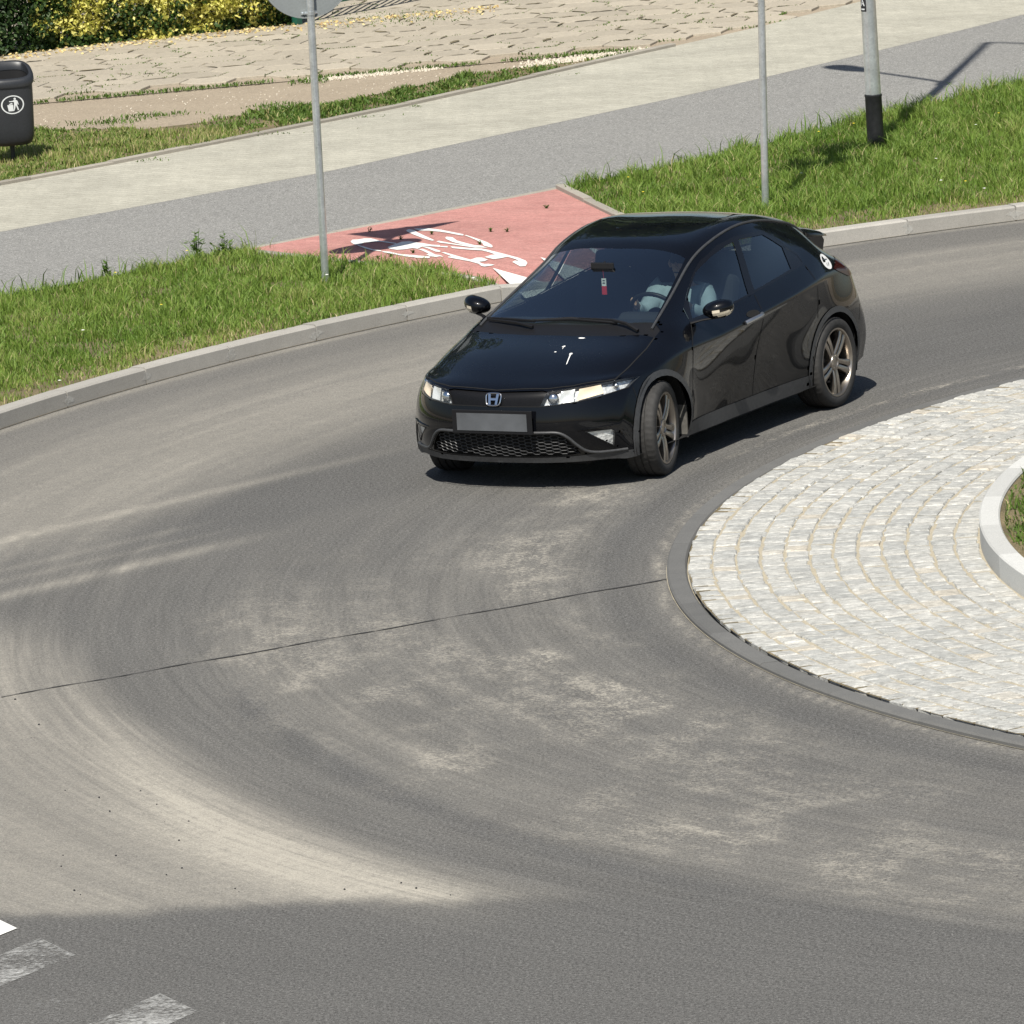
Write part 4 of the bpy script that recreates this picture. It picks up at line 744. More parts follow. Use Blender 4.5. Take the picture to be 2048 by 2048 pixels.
for z in (2.145, 2.80, 3.25, 3.72): clamp_at(sg, z, SD)
sg = empty('road_sign', (2.245, 59.79, .10)); sg.rotation_euler = (0, .036, 0); tag(sg, 'bare galvanised sign pole standing in grass behind the car roof', 'road sign')
mb = MB(); mb.tube([(0, 0, -.1), (0, 0, 4.75)], .0302, 20); mb.obj('pole', M['galv'], sg, 40)
plate(sg, 'round_plate', circ(.40), 3.25, (-.2, .98), [(circ(.395), 'sign_blue')]); plate(sg, 'triangle_plate', tri(.9), 4.30, (-.2, .98), [(tri(.89), 'sign_red'), (tri(.62), 'sign_yellow')])
for z in (2.95, 3.5, 4.05, 4.5): clamp_at(sg, z, (-.2, .98))
# street lamp
lp = empty('street_lamp', (3.360, 63.13, .10)); tag(lp, 'galvanised street lamp post with black coated foot in the right verge', 'street lamp')
mb = MB(); mb.lathe([(.0685, -.1), (.068, .47), (.0635, 1.6), (.055, 4), (.045, 10.2), (.0, 10.2)], 28); mb.obj('column', M['galv'], lp, 50)
mb = MB(); mb.lathe([(.074, -.1), (.073, .465), (.0765, .470), (.0765, .485), (.0685, .490)], 28); mb.obj('base_coating', M['bitumen'], lp, 50)
dA = Vector((-1.13, 2.15, 0)); LA = dA.length; dA /= LA; dB = Vector((.68, -.73, 0)).normalized()
def lamp_head(base, d_, L, parent):
    s_ = Vector((-d_.y, d_.x, 0)); V = []; prof = [(0, .03, .03), (.05, .06, .045), (.25, .13, .05), (.5, .145, .05), (.62, .12, .035), (.68, .06, .02)]; m = 10
    for t, wd, hh_ in prof:
        for k in range(m): a = 2*math.pi*k/m; V.append(base+d_*t*L/.68+s_*wd*math.cos(a)+Vector((0, 0, hh_*max(math.sin(a), -.5))))
    mb_ = MB(); mb_.add(V, [(i*m+k, i*m+(k+1) % m, (i+1)*m+(k+1) % m, (i+1)*m+k) for i in range(len(prof)-1) for k in range(m)]+[tuple(range(m))[::-1], tuple(range((len(prof)-1)*m, len(prof)*m))]); return mb_.obj('lamp_head', M['sign_back'], parent, 50)
mb = MB(); mb.tube([(0, 0, 6.0), dA*.12+Vector((0, 0, 6.06)), dA*.3+Vector((0, 0, 6.1)), dA*1.35+Vector((0, 0, 6.1))], .03, 10); mb.lathe([(.075, 5.88), (.075, 6.08)], 20); a1 = mb.obj('arm', M['galv'], lp, 50); lamp_head(dA*1.3+Vector((0, 0, 6.1)), dA, .8, a1)
mb = MB(); mb.tube([(0, 0, 10.15), dB*.1+Vector((0, 0, 10.24)), dB*.35+Vector((0, 0, 10.3)), dB*1.8+Vector((0, 0, 10.35))], .03, 10); a2 = mb.obj('arm', M['galv'], lp, 50); lamp_head(dB*1.75+Vector((0, 0, 10.35)), dB, .8, a2)
# sticker with a white letter A wrapped on the column
def on_col(u, z, off): a = math.radians(-90-52)+u/.064; r_ = .0635+.0045*(1.6-z)/1.13+off; return (r_*math.cos(a), r_*math.sin(a), z)
def patch(mb_, q, off, n_=5):
    (u0, z0), (u1, z1), (u2, z2), (u3, z3) = q; i0 = len(mb_.v); V = []
    for k in range(n_+1): t = k/n_; V += [on_col(u0+(u1-u0)*t, z0+(z1-z0)*t, off), on_col(u3+(u2-u3)*t, z3+(z2-z3)*t, off)]
    mb_.add(V, [(2*k, 2*k+2, 2*k+3, 2*k+1) for k in range(n_)])
mb = MB(); patch(mb, [(-.035, 1.215), (.035, 1.215), (.035, 1.335), (-.035, 1.335)], .0012); st_ = mb.obj('sticker', M['bitumen'], lp)
mb = MB()
for q in ([(-.022, 1.265), (-.012, 1.265), (.002, 1.32), (-.004, 1.32)], [(.012, 1.265), (.022, 1.265), (.004, 1.32), (-.002, 1.32)], [(-.01, 1.28), (.01, 1.28), (.008, 1.288), (-.008, 1.288)], [(-.02, 1.23), (.02, 1.23), (.02, 1.242), (-.02, 1.242)]): patch(mb, q, .0024)
mb.obj('letter', M['print'], st_)
# litter bin
bn = empty('litter_bin', (-4.312, 66.02, .10), math.radians(15)); tag(bn, 'dark plastic litter bin on a post with a white pictogram, at the left edge', 'litter bin')
mb = MB(); mb.tube([(0, .02, -.1), (0, .02, .5)], .021, 12); mb.obj('post', M['bin_post'], bn, 40)
def bin_ring(z, sx, sy, n_=40, e=.62): return [(math.copysign(abs(math.cos(t))**e, math.cos(t))*sx, math.copysign(abs(math.sin(t))**e, math.sin(t))*sy, z) for t in [2*math.pi*k/n_ for k in range(n_)]]
def tilt(z, y): return z + .42*max(0, min(1, (z-.45)/.35))*y
def rings(mb_, L, close=None):
    n_ = len(L[0]); V = [q for r_ in L for q in r_]; F = [(i*n_+k, i*n_+(k+1) % n_, (i+1)*n_+(k+1) % n_, (i+1)*n_+k) for i in range(len(L)-1) for k in range(n_)]
    if close: F.append(tuple(range(n_))[::-1])
    mb_.add(V, F)
T_ = lambda ring: [(x, y, tilt(z, y)) for x, y, z in ring]
prof = [(.165, .085, .060), (.168, .135, .100), (.182, .168, .127), (.212, .187, .143), (.255, .196, .151), (.33, .202, .157), (.60, .210, .163), (.80, .213, .166), (.805, .190, .143), (.55, .185, .14)]
mb = MB(); rings(mb, [T_(bin_ring(z, sx, sy)) for z, sx, sy in prof[:8]], True); body_ = mb.obj('container', M['bin'], bn, 60)
mb = MB(); rings(mb, [T_(bin_ring(z, sx, sy)) for z, sx, sy in ((.80, .19, .143), (.5, .185, .14), (.499, .01, .01))]); mb.obj('inside', M['bin_in'], bn)
rimp = [(.775, .212, .165), (.775, .225, .178), (.80, .229, .182), (.835, .226, .179), (.85, .21, .163), (.845, .188, .141), (.78, .186, .139)]
mb = MB(); rings(mb, [T_(bin_ring(z, sx, sy)) for z, sx, sy in rimp]); mb.obj('rim', M['bin'], bn, 60)
def on_bin(x, z, off=.0015):
    f = (z-.30)/.30; sx, sy = .203+.007*f, .157+.006*f; c = min(1, abs(x)/sx); t = c**(1/.62); s_ = math.sqrt(max(0, 1-t*t)); y = -(s_**.62)*sy; return (x, tilt(z, y)*0+z-.0, y-off) if False else (x, y-off, tilt(z, y))
def bin_poly(name, loops, mat, parent):
    mb_ = MB()
    for L in loops: mb_.add([on_bin(x, z) for x, z in L], [tuple(range(len(L)))])
    return mb_.obj(name, M[mat], parent)
pz, px = .575, -.005; ringv = MB(); N = 40
for k in range(N):
    for r_ in (.094, .106): ringv.v.append(on_bin(px+r_*math.cos(2*math.pi*k/N), pz+r_*math.sin(2*math.pi*k/N)))
ringv.f = [(2*k, 2*((k+1) % N), 2*((k+1) % N)+1, 2*k+1) for k in range(N)]; pic = ringv.obj('pictogram', M['print'], body_)
S_ = lambda L: [(px+x*.1, pz+z*.1) for x, z in L]
bin_poly('pictogram_figure', [S_([(.22+.11*math.cos(a), .66+.12*math.sin(a)) for a in np.linspace(0, 5.8, 10)]), S_([(.05, .50), (.30, .54), (.46, .40), (.55, .0), (.48, -.05), (.40, .22), (.42, -.10), (.12, -.10), (.14, .30), (-.32, .34), (-.32, .42), (.08, .44)]), S_([(.12, -.10), (.27, -.10), (.20, -.45), (.10, -.72), (.0, -.72), (.08, -.4)]), S_([(.28, -.10), (.42, -.10), (.50, -.40), (.56, -.66), (.44, -.66), (.38, -.40)]), S_([(-.52, -.02), (-.48, -.10), (-.40, -.72), (.0, -.72), (.05, -.15), (.02, .0)]), S_([(-.35, .08), (-.10, .22), (.0, .12), (.0, .06), (-.33, .02)])], 'print', body_)
# ------------------------------------------------------------------ the car: x forward from the front axle, y to its left
car = empty('car', (.30389, 48.42986, 0), math.radians(-118.8654)); tag(car, 'black five-door hatchback turning on the roundabout, front wheels turned', 'car')
G = body_grid(); nu, nv = G.shape[:2]
du = np.gradient(G, axis=0); dv = np.gradient(G, axis=1); NRM = np.cross(dv, du); NRM /= np.linalg.norm(NRM, axis=2)[..., None]
if NRM[nu//2, 0, 2] < 0: NRM = -NRM
NRM[:, 0, 1] = 0; NRM /= np.linalg.norm(NRM, axis=2)[..., None]
gv_ = G.reshape(-1, 3); gn = NRM.reshape(-1, 3)
quads = [(i*nv+j, (i+1)*nv+j, (i+1)*nv+j+1, i*nv+j+1) for i in range(nu-1) for j in range(nv-1)]
BV = BVHTree.FromPolygons([Vector(q) for q in gv_], quads)
def nrm_at(co):
    loc, no, idx, dist = BV.find_nearest(co); q = quads[idx]; w_ = [1/((Vector(gv_[k])-co).length_squared+1e-8) for k in q]; v_ = Vector((0, 0, 0))
    for k, ww in zip(q, w_): v_ += Vector(gn[k])*ww
    return v_.normalized()
def cast(o_, d_):
    loc, no, idx, dist = BV.ray_cast(Vector(o_), Vector(d_)); return loc
side_pt = lambda x, z: cast((x, 2, z), (0, -1, 0)); front_pt = lambda y, z: cast((2, y, z), (-1, 0, 0)); top_pt = lambda x, y: cast((x, y, 3), (0, 0, -1)); rear_pt = lambda y, z: cast((-5, y, z), (1, 0, 0))
bm = bmesh.new(); bvs = [bm.verts.new(q) for q in gv_]; lu = bm.faces.layers.int.new('u'); lv = bm.faces.layers.int.new('v')
for k, q in enumerate(quads):
    try: f = bm.faces.new([bvs[i] for i in q]); f[lu], f[lv] = divmod(k, nv-1)
    except ValueError: pass
AX = {'side': (0, 2), 'front': (1, 2), 'top': (0, 1)}
POLY = dict(
 front_glass=('side', [(-.655, .948), (-.80, 1.072), (-1.06, 1.195), (-1.30, 1.268), (-1.50, 1.305), (-1.615, 1.318), (-1.465, .985), (-1.18, .960)], lambda c: c.y > .5 and c.z > .9),
 rear_glass=('side', [(-1.69, 1.324), (-2.04, 1.304), (-2.105, 1.267), (-2.22, 1.192), (-2.168, 1.048), (-1.565, .997)], lambda c: c.y > .5 and c.z > .9),
 quarter=('side', [(-2.236, 1.196), (-2.36, 1.112), (-2.37, 1.06), (-2.21, 1.046), (-2.186, 1.054)], lambda c: c.y > .5 and c.z > .9),
 window_surround=('side', [(-.60, .934), (-.66, 1.015), (-1.0, 1.18), (-1.176, 1.258), (-1.427, 1.324), (-1.667, 1.348), (-2.07, 1.331), (-2.155, 1.297), (-2.382, 1.115), (-2.375, 1.048), (-2.20, 1.034), (-1.46, .972), (-1.17, .947), (-.65, .934)], lambda c: c.y > .5 and c.z > .88),
 front_door=('side', [(-.60, .930), (-.46, .80), (-.42, .5), (-.455, .288), (-1.43, .288), (-1.45, .6), (-1.53, .975), (-1.17, .945), (-.65, .932)], lambda c: c.y > .6 and c.z < 1.02),
 rear_door=('side', [(-1.43, .288), (-2.2, .289), (-2.225, .40), (-2.28, .52), (-2.37, .63), (-2.40, .80), (-2.38, 1.045), (-2.20, 1.032), (-1.53, .975), (-1.45, .6)], lambda c: c.y > .6 and c.z < 1.1),
 hood=('top', [(.85, -.05), (.85, .30), (.712, .375), (.64, .515), (.484, .674), (.40, .716), (.2, .722), (-.05, .722), (-.21, .705), (-.19, .60), (-.13, .44), (-.085, .20), (-.082, -.05)], lambda c: c.z > .64 and c.x > -.3),
 cowl=('top', [(-.082, -.05), (-.085, .2), (-.13, .44), (-.19, .6), (-.21, .705), (-.30, .705), (-.345, .645), (-.29, .42), (-.25, .2), (-.24, -.05)], lambda c: c.z > .8 and -.6 < c.x < 0),
 windscreen=('top', [(-.24, -.05), (-.25, .2), (-.29, .42), (-.345, .635), (-.71, .576), (-1.09, .516), (-1.10, .3), (-1.078, -.05)], lambda c: c.z > .85),
 headlight=('front', [(.329, .584), (.373, .677), (.513, .693), (.672, .706), (.758, .708), (.797, .705), (.782, .655), (.728, .641), (.654, .621), (.526, .600)], lambda c: c.x > .1 and c.z > .5),
 upper_grille=('front', [(-.05, .674), (.335, .685), (.373, .677), (.329, .584), (-.05, .580)], lambda c: c.x > .4 and c.z > .5),
 fog_lamp=('front', [(.601, .404), (.730, .405), (.746, .390), (.730, .287), (.687, .329)], lambda c: c.x > .2 and c.z < .5),
 mouth=('front', [(-.05, .402), (.366, .402), (.448, .394), (.489, .360), (.532, .304), (.557, .255), (.413, .246), (-.05, .242)], lambda c: c.x > .4 and c.z < .5),
 lip=('front', [(-.05, .236), (.45, .238), (.62, .246), (.9, .246), (.9, .1), (-.05, .1)], lambda c: c.x > .3 and c.z < .35),
 bumper=('side', [(.31, .655), (.30, .50), (.2, .2), (.2, .1), (1, .1), (1, .72), (.60, .72)], lambda c: c.x > .1 and c.z < .75),
 rear_window=('front', [(-.05, 1.235), (.43, 1.215), (.49, 1.0), (-.05, .985)], lambda c: c.x < -2.8 and c.z > .9),
 tail_light=('side', [(-2.76, .955), (-2.90, .985), (-3.05, 1.0), (-3.24, .95), (-3.24, .86), (-3.0, .865), (-2.85, .92)], lambda c: c.x < -2.6 and c.y > .45),
 rear_bumper=('side', [(-3.02, .1), (-3.03, .60), (-3.10, .655), (-3.8, .66), (-3.8, .1)], lambda c: c.x < -2.8 and c.z < .8),
 sill=('side', [(-.38, .288), (-.38, .1), (-2.3, .1), (-2.3, .288)], lambda c: c.y > .6 and c.z < .4))
WC = ((0, .317), (-2.635, .317)); RO, RT = .352, .394
for k, wc in enumerate(WC):
    for nm, R_ in (('hole', RO), ('arch', RT)): POLY['%s%d' % (nm, k)] = ('side', [(wc[0]+R_*math.cos(2*math.pi*i/36), wc[1]+R_*math.sin(2*math.pi*i/36)) for i in range(36)], lambda c, wc=wc: c.y > .55 and abs(c.x-wc[0]) < .5 and c.z < .85)
def cut(kind, poly, cond):
    a, b = AX[kind]; m = len(poly)
    for i in range(m):
        p_, q_ = poly[i], poly[(i+1) % m]; d_ = (q_[0]-p_[0], q_[1]-p_[1]); L = math.hypot(*d_); no = [0, 0, 0]; no[a], no[b] = -d_[1]/L, d_[0]/L; co = [0, 0, 0]; co[a], co[b] = p_
        lo0, hi0, lo1, hi1 = min(p_[0], q_[0])-.004, max(p_[0], q_[0])+.004, min(p_[1], q_[1])-.004, max(p_[1], q_[1])+.004; fs = []
        for f in bm.faces:
            v0 = f.verts[0].co
            if not (lo0-.15 < v0[a] < hi0+.15 and lo1-.15 < v0[b] < hi1+.15): continue
            A0 = [v.co[a] for v in f.verts]; B0 = [v.co[b] for v in f.verts]
            if max(A0) < lo0 or min(A0) > hi0 or max(B0) < lo1 or min(B0) > hi1: continue
            if not cond(f.calc_center_median()): continue
            fs.append(f)
        if not fs: continue
        es = {e for f in fs for e in f.edges}; vs__ = {v for f in fs for v in f.verts}
        bmesh.ops.bisect_plane(bm, geom=list(vs__)+list(es)+fs, dist=1e-5, plane_co=co, plane_no=no)
for nm, (kind, poly, cond) in POLY.items(): cut(kind, poly, cond)
ORDER = ['hole0', 'hole1', 'arch0', 'arch1', 'front_glass', 'rear_glass', 'quarter', 'window_surround', 'windscreen', 'cowl', 'headlight', 'upper_grille', 'fog_lamp', 'mouth', 'lip', 'hood', 'tail_light', 'rear_window', 'sill', 'front_door', 'rear_door', 'bumper', 'rear_bumper']
faces = list(bm.faces); cents = np.array([f.calc_center_median() for f in faces]); assigned = np.full(len(faces), '', dtype=object)
for nm in ORDER:
    kind, poly, cond = POLY[nm]; a, b = AX[kind]; ins = inpoly(cents[:, [a, b]], poly)
    for k in np.nonzero(ins)[0]:
        if assigned[k] == '' and cond(Vector(cents[k])): assigned[k] = nm
for k in np.nonzero(assigned == '')[0]:
    f = faces[k]; assigned[k] = 'roof' if (f[lv] < 2*NV and 100 <= f[lu] < 152 and f.calc_center_median().x < -1.07) else ('tailgate' if f[lu] >= 152 and f[lv] < 3*NV else 'body')
REG = {}
for f, nm in zip(faces, assigned): REG.setdefault(nm, []).append(f)
def region_mesh(nm, off=0.0):
    vmap = {}; V = []; F = []
    for f in REG[nm]:
        q = []
        for v in f.verts:
            if v.index not in vmap: vmap[v.index] = len(V); V.append(v.co.copy())
            q.append(vmap[v.index])
        F.append(q)
    N_ = [nrm_at(v) for v in V]; V = [v+n_*off for v, n_ in zip(V, N_)]
    F = [q if (V[q[1]]-V[q[0]]).cross(V[q[2]]-V[q[0]]).dot(N_[q[0]]) > 0 or len(q) > 4 and True and (V[q[1]]-V[q[0]]).cross(V[q[2]]-V[q[0]]).dot(N_[q[0]]) >= 0 else q[::-1] for q in F]
    return V, F, N_
bm.verts.index_update()
def mk(name, V, F, N_, mat, parent):
    me_ = bpy.data.meshes.new(name); me_.from_pydata([tuple(v) for v in V], [], F); me_.polygons.foreach_set('use_smooth', [True]*len(me_.polygons)); me_.materials.append(mat); me_.update(); me_.normals_split_custom_set_from_vertices([tuple(n_) for n_ in N_]); return link(bpy.data.objects.new(name, me_), parent)
fl_ = lambda v: Vector((v.x, -v.y, v.z))
def both(name, nm, mat, off=0.0, parent=None):       # one part spanning the middle
    V, F, N_ = region_mesh(nm, off); n_ = len(V); return mk(name, V+[fl_(v) for v in V], F+[[i+n_ for i in q[::-1]] for q in F], N_+[fl_(v) for v in N_], mat, parent or car)
def pair(name, nm, mat, off=0.0, parents=None):      # one part to a side
    V, F, N_ = region_mesh(nm, off); return [mk(name, V, F, N_, mat, parents[0] if parents else car), mk(name, [fl_(v) for v in V], [q[::-1] for q in F], [fl_(v) for v in N_], mat, parents[1] if parents else car)]
both('body_shell', 'body', M['paint']); roof_o = both('roof', 'roof', M['paint']); hood_o = both('bonnet', 'hood', M['paint']); both('front_bumper', 'bumper', M['paint']); both('rear_bumper', 'rear_bumper', M['paint']); both('tailgate', 'tailgate', M['paint'])
both('windscreen', 'windscreen', M['glass']); both('cowl', 'cowl', M['black'], -.004); both('upper_grille', 'upper_grille', M['mesh_black'], -.012); both('rear_window', 'rear_window', M['glass_r']); both('bumper_lip', 'lip', M['trim'], .003)
FD = pair('front_door', 'front_door', M['paint']); RD_ = pair('rear_door', 'rear_door', M['paint']); pair('window', 'front_glass', M['glass_t'], -.003, FD); pair('window', 'rear_glass', M['glass_r'], -.003, RD_); pair('quarter_panel', 'quarter', M['piano']); pair('window_surround', 'window_surround', M['piano'], .001); pair('sill', 'sill', M['trim'], .004); pair('tail_light', 'tail_light', M['red_lens'], .004)
for k in (0, 1): pair('wheel_arch_trim', 'arch%d' % k, M['trim'], .006)
# lamps: clear lens over a faceted bowl
def lamp(name, nm, depth, inner):
    lens = pair(name, nm, M['lens'], .002); V, F, N_ = region_mesh(nm, 0); ec = {}
    for q in F:
        for i in range(len(q)): e = tuple(sorted((q[i], q[(i+1) % len(q)]))); ec[e] = ec.get(e, 0)+1
    bnd = [e for e, c in ec.items() if c == 1]; cen = sum(V, Vector())/len(V); inn = [v+(cen-v)*.05-n_*depth*(.5+.5*min(1, (v-cen).length/.1)) for v, n_ in zip(V, N_)]
    for s_, L in zip((1, -1), lens):
        g = (lambda v: v) if s_ > 0 else fl_
        mk('reflector', [g(v) for v in inn], F if s_ > 0 else [q[::-1] for q in F], [g(n_) for n_ in N_], M[inner], L)
        mb_ = MB()
        for a, b in bnd: mb_.add([g(V[a]), g(V[b]), g(inn[b]), g(inn[a])], [(0, 1, 2, 3)])
        mb_.obj('housing', M['trim'], L)
    return lens
HL = lamp('headlight', 'headlight', .035, 'reflector'); FG = lamp('fog_lamp', 'fog_lamp', .02, 'reflector')
for s_, L in zip((1, -1), HL):
    for (y, z, r_, mt, nm) in ((.410, .635, .038, 'chrome', 'low_beam'), (.735, .682, .022, 'chrome', 'side_light')):
        c = front_pt(y, z); n_ = nrm_at(c); c = c-n_*.030; mb_ = MB(); R = n_.to_track_quat('Z', 'Y').to_matrix().to_4x4(); R.translation = c; mb_.lathe([(r_, 0), (r_*.92, .010), (r_*.65, .019), (r_*.3, .024), (.001, .025)], 16, R)
        o_ = mb_.obj(nm, M[mt], L, 80); 
        if s_ < 0: o_.scale = (1, -1, 1)
for s_, L in zip((1, -1), HL):       # amber block and white bowl between them
    for nm, mt, q in (('high_beam', 'lampwhite', [(.455, .600), (.455, .682), (.535, .690), (.540, .608)]), ('indicator', 'amber', [(.560, .612), (.560, .690), (.665, .700), (.690, .642)])):
        mb_ = MB(); V = []; a_, b_ = 6, 4
        for i in range(a_+1):
            for j in range(b_+1):
                u, v = i/a_, j/b_; y = (q[0][0]*(1-v)+q[1][0]*v)*(1-u)+(q[3][0]*(1-v)+q[2][0]*v)*u; z = (q[0][1]*(1-v)+q[1][1]*v)*(1-u)+(q[3][1]*(1-v)+q[2][1]*v)*u
                c = front_pt(y, z); n_ = nrm_at(c); e = c-n_*(.012+.016*(1-(2*u-1)**2)*(1-(2*v-1)**2)); V.append(e if s_ > 0 else fl_(e))
        mb_.add(V, [(i*(b_+1)+j, i*(b_+1)+j+1, (i+1)*(b_+1)+j+1, (i+1)*(b_+1)+j)[::-s_] for i in range(a_) for j in range(b_)]); mb_.obj(nm, M[mt], L, 180)
# panel gaps
def seam(name, pts, w_, off=.0018, parent=None, mat='seam', mirror=True, fn=None):
    P = []; pts = [Vector(q) for q in pts]
    for a, b in zip(pts[:-1], pts[1:]):
        k = max(1, int((b-a).length/.03))
        for i in range(k): P.append(a+(b-a)*i/k)
    P.append(pts[-1]); L = []
    for q in P:
        c = fn(q) if fn else BV.find_nearest(q)[0]
        if c is not None: L.append((c, nrm_at(c)))
    for s_ in ((1, -1) if mirror else (1,)):
        mb_ = MB(); V = []
        for i, (c, n_) in enumerate(L):
            t = (L[min(i+1, len(L)-1)][0]-L[max(i-1, 0)][0]).normalized(); b = n_.cross(t).normalized()*w_/2
            for e in (c+b+n_*off, c-b+n_*off): V.append(e if s_ > 0 else fl_(e))
        mb_.add(V, [((2*i, 2*i+1, 2*i+3, 2*i+2) if s_ > 0 else (2*i+2, 2*i+3, 2*i+1, 2*i)) for i in range(len(L)-1)]); mb_.obj(name, M[mat], parent or car)
sd = lambda pts: [side_pt(x, z) for x, z in pts]
seam('panel_gap', sd([(-.60, .928), (-.46, .80), (-.42, .5), (-.455, .288), (-1.43, .288), (-2.19, .289)]), .007)
seam('panel_gap', sd([(-2.385, .67), (-2.40, .80), (-2.38, 1.04)]), .006)
seam('panel_gap', sd([(-1.43, .29), (-1.45, .6), (-1.53, .97)]), .006)
seam('panel_gap', [top_pt(x, y) for x, y in [(.735, .0), (.70, .335), (.69, .38), (.625, .515), (.47, .674), (.40, .716), (.2, .722), (-.05, .722), (-.21, .705)]], .008)
seam('panel_gap', [front_pt(y, z) for y, z in [(.0, .582), (.329, .582), (.526, .598), (.654, .619), (.728, .639), (.782, .653)]], .006)
seam('panel_gap', sd([(.31, .65), (.30, .50)]), .005); seam('panel_gap', sd([(-3.03, .55), (-3.10, .655)]), .005)
for s_ in (1, -1):   # rail along windscreen side and roof edge
    P = [Vector(G[i, 2*NV])+Vector(NRM[i, 2*NV])*.002 for i in range(76, 158, 2)]; mb = MB(); mb.tube([p_ if s_ > 0 else fl_(p_) for p_ in P], .0095, 8); mb.obj('roof_moulding', M['trim'], car, 60)
# mouth of the bumper
V, F, N_ = region_mesh('mouth', -.05); n_ = len(V); lg = mk('lower_grille', V+[fl_(v) for v in V], F+[[i+n_ for i in q[::-1]] for q in F], N_+[fl_(v) for v in N_], M['void'], car)
hexm = MB(); mouth = POLY['mouth'][1]; seen = set(); hw, hh_ = .030, .0125
for i in range(-12, 13):
    for j in range(0, 12):
        y, z = i*hw*1.5, .244+(j+(i % 2)*.5)*hh_*1.9
        P = [(y+hw*math.cos(k*math.pi/3), z+hh_*1.08*math.sin(k*math.pi/3)) for k in range(6)]
        for k in range(6):
            a, b = P[k], P[(k+1) % 6]; key = tuple(sorted((tuple(round(c*500) for c in a), tuple(round(c*500) for c in b))))
            if key in seen: continue
            seen.add(key)
            if not all(inpoly(np.array([[abs(q[0]), q[1]]]), mouth)[0] for q in (a, b)): continue
            A3, B3 = front_pt(abs(a[0])+1e-4, a[1]), front_pt(abs(b[0])+1e-4, b[1])
            if A3 and B3: hexm.tube([(A3.x-.022, a[0], a[1]), (B3.x-.022, b[0], b[1])], .0032, 4, False)
hexm.obj('grille_mesh', M['trim'], lg)
for s_ in (1, -1):
    P = [front_pt(y, z)+Vector((.003, 0, 0)) for y, z in [(.001, .410), (.2, .410), (.366, .410), (.42, .409), (.46, .400), (.50, .372), (.545, .318), (.585, .275), (.637, .256), (.72, .252), (.79, .254)]]; P = [Vector(q) for q in smoothpath([tuple(q) for q in P], 4)]
    mb = MB(); mb.tube([p_ if s_ > 0 else fl_(p_) for p_ in P], .0105, 8); mb.obj('grille_surround', M['trim'], car, 60)
    P = [front_pt(y, z) for y, z in [(.56, .418), (.62, .423), (.69, .427), (.745, .430), (.775, .432)]]; P = [p_+nrm_at(p_)*.004 for p_ in P]; mb = MB(); mb.tube([p_ if s_ > 0 else fl_(p_) for p_ in P], [.003, .007, .009, .009, .004], 6, flat=.45, up=(0, 0, 1)); mb.obj('bumper_fin', M['paint'], car, 60)
    mb = MB(); P = [front_pt(y, z) for y, z in POLY['fog_lamp'][1]]; P = [p_+nrm_at(p_)*.002 for p_ in P]+[]; P = P+[P[0]]; mb.tube([p_ if s_ > 0 else fl_(p_) for p_ in P], .004, 6); mb.obj('fog_lamp_frame', M['black'], car)
# number plate (left without characters) and badge
mb = MB(); mb.box((.822, 0, .484), (.010, .60, .16)); o = mb.obj('plate_holder', M['black'], car); bevel(o, .004)
mb = MB(); mb.box((.829, 0, .484), (.004, .525, .116)); mb.obj('number_plate', M['plate'], car)
bd = MB(); c0 = front_pt(.001, .628); n0 = nrm_at(c0); Rb = Matrix((Vector((0, 1, 0)), n0.cross(Vector((0, 1, 0))), n0)).transposed().to_4x4(); Rb.translation = c0+n0*.004
if (Rb @ Vector((0, 1, 0))-Rb @ Vector((0, 0, 0))).z < 0: Rb = Rb @ Matrix.Scale(-1, 4, (0, 1, 0))
rr_ = []; 
for t in np.linspace(0, 2*math.pi, 33)[:-1]: cx_, sx_ = math.cos(t), math.sin(t); tw = 1+.10*math.copysign(abs(sx_)**.6, sx_); rr_.append((.054*math.copysign(abs(cx_)**.5, cx_)*tw, .042*math.copysign(abs(sx_)**.5, sx_)))
bd.tube([Rb @ Vector((x, y, .004)) for x, y in rr_+[rr_[0]]], .0045, 6, False)
for s_ in (1, -1):
    bd.prism([(s_*.040, .036), (s_*.022, .036), (s_*.019, .004), (s_*.019, -.004), (s_*.015, -.036), (s_*.032, -.036)][::s_], 0, .009, Rb)
bd.prism([(-.021, .007), (-.021, -.007), (.021, -.007), (.021, .007)], 0, .008, Rb); bd.obj('badge', M['chrome'], car, 40)
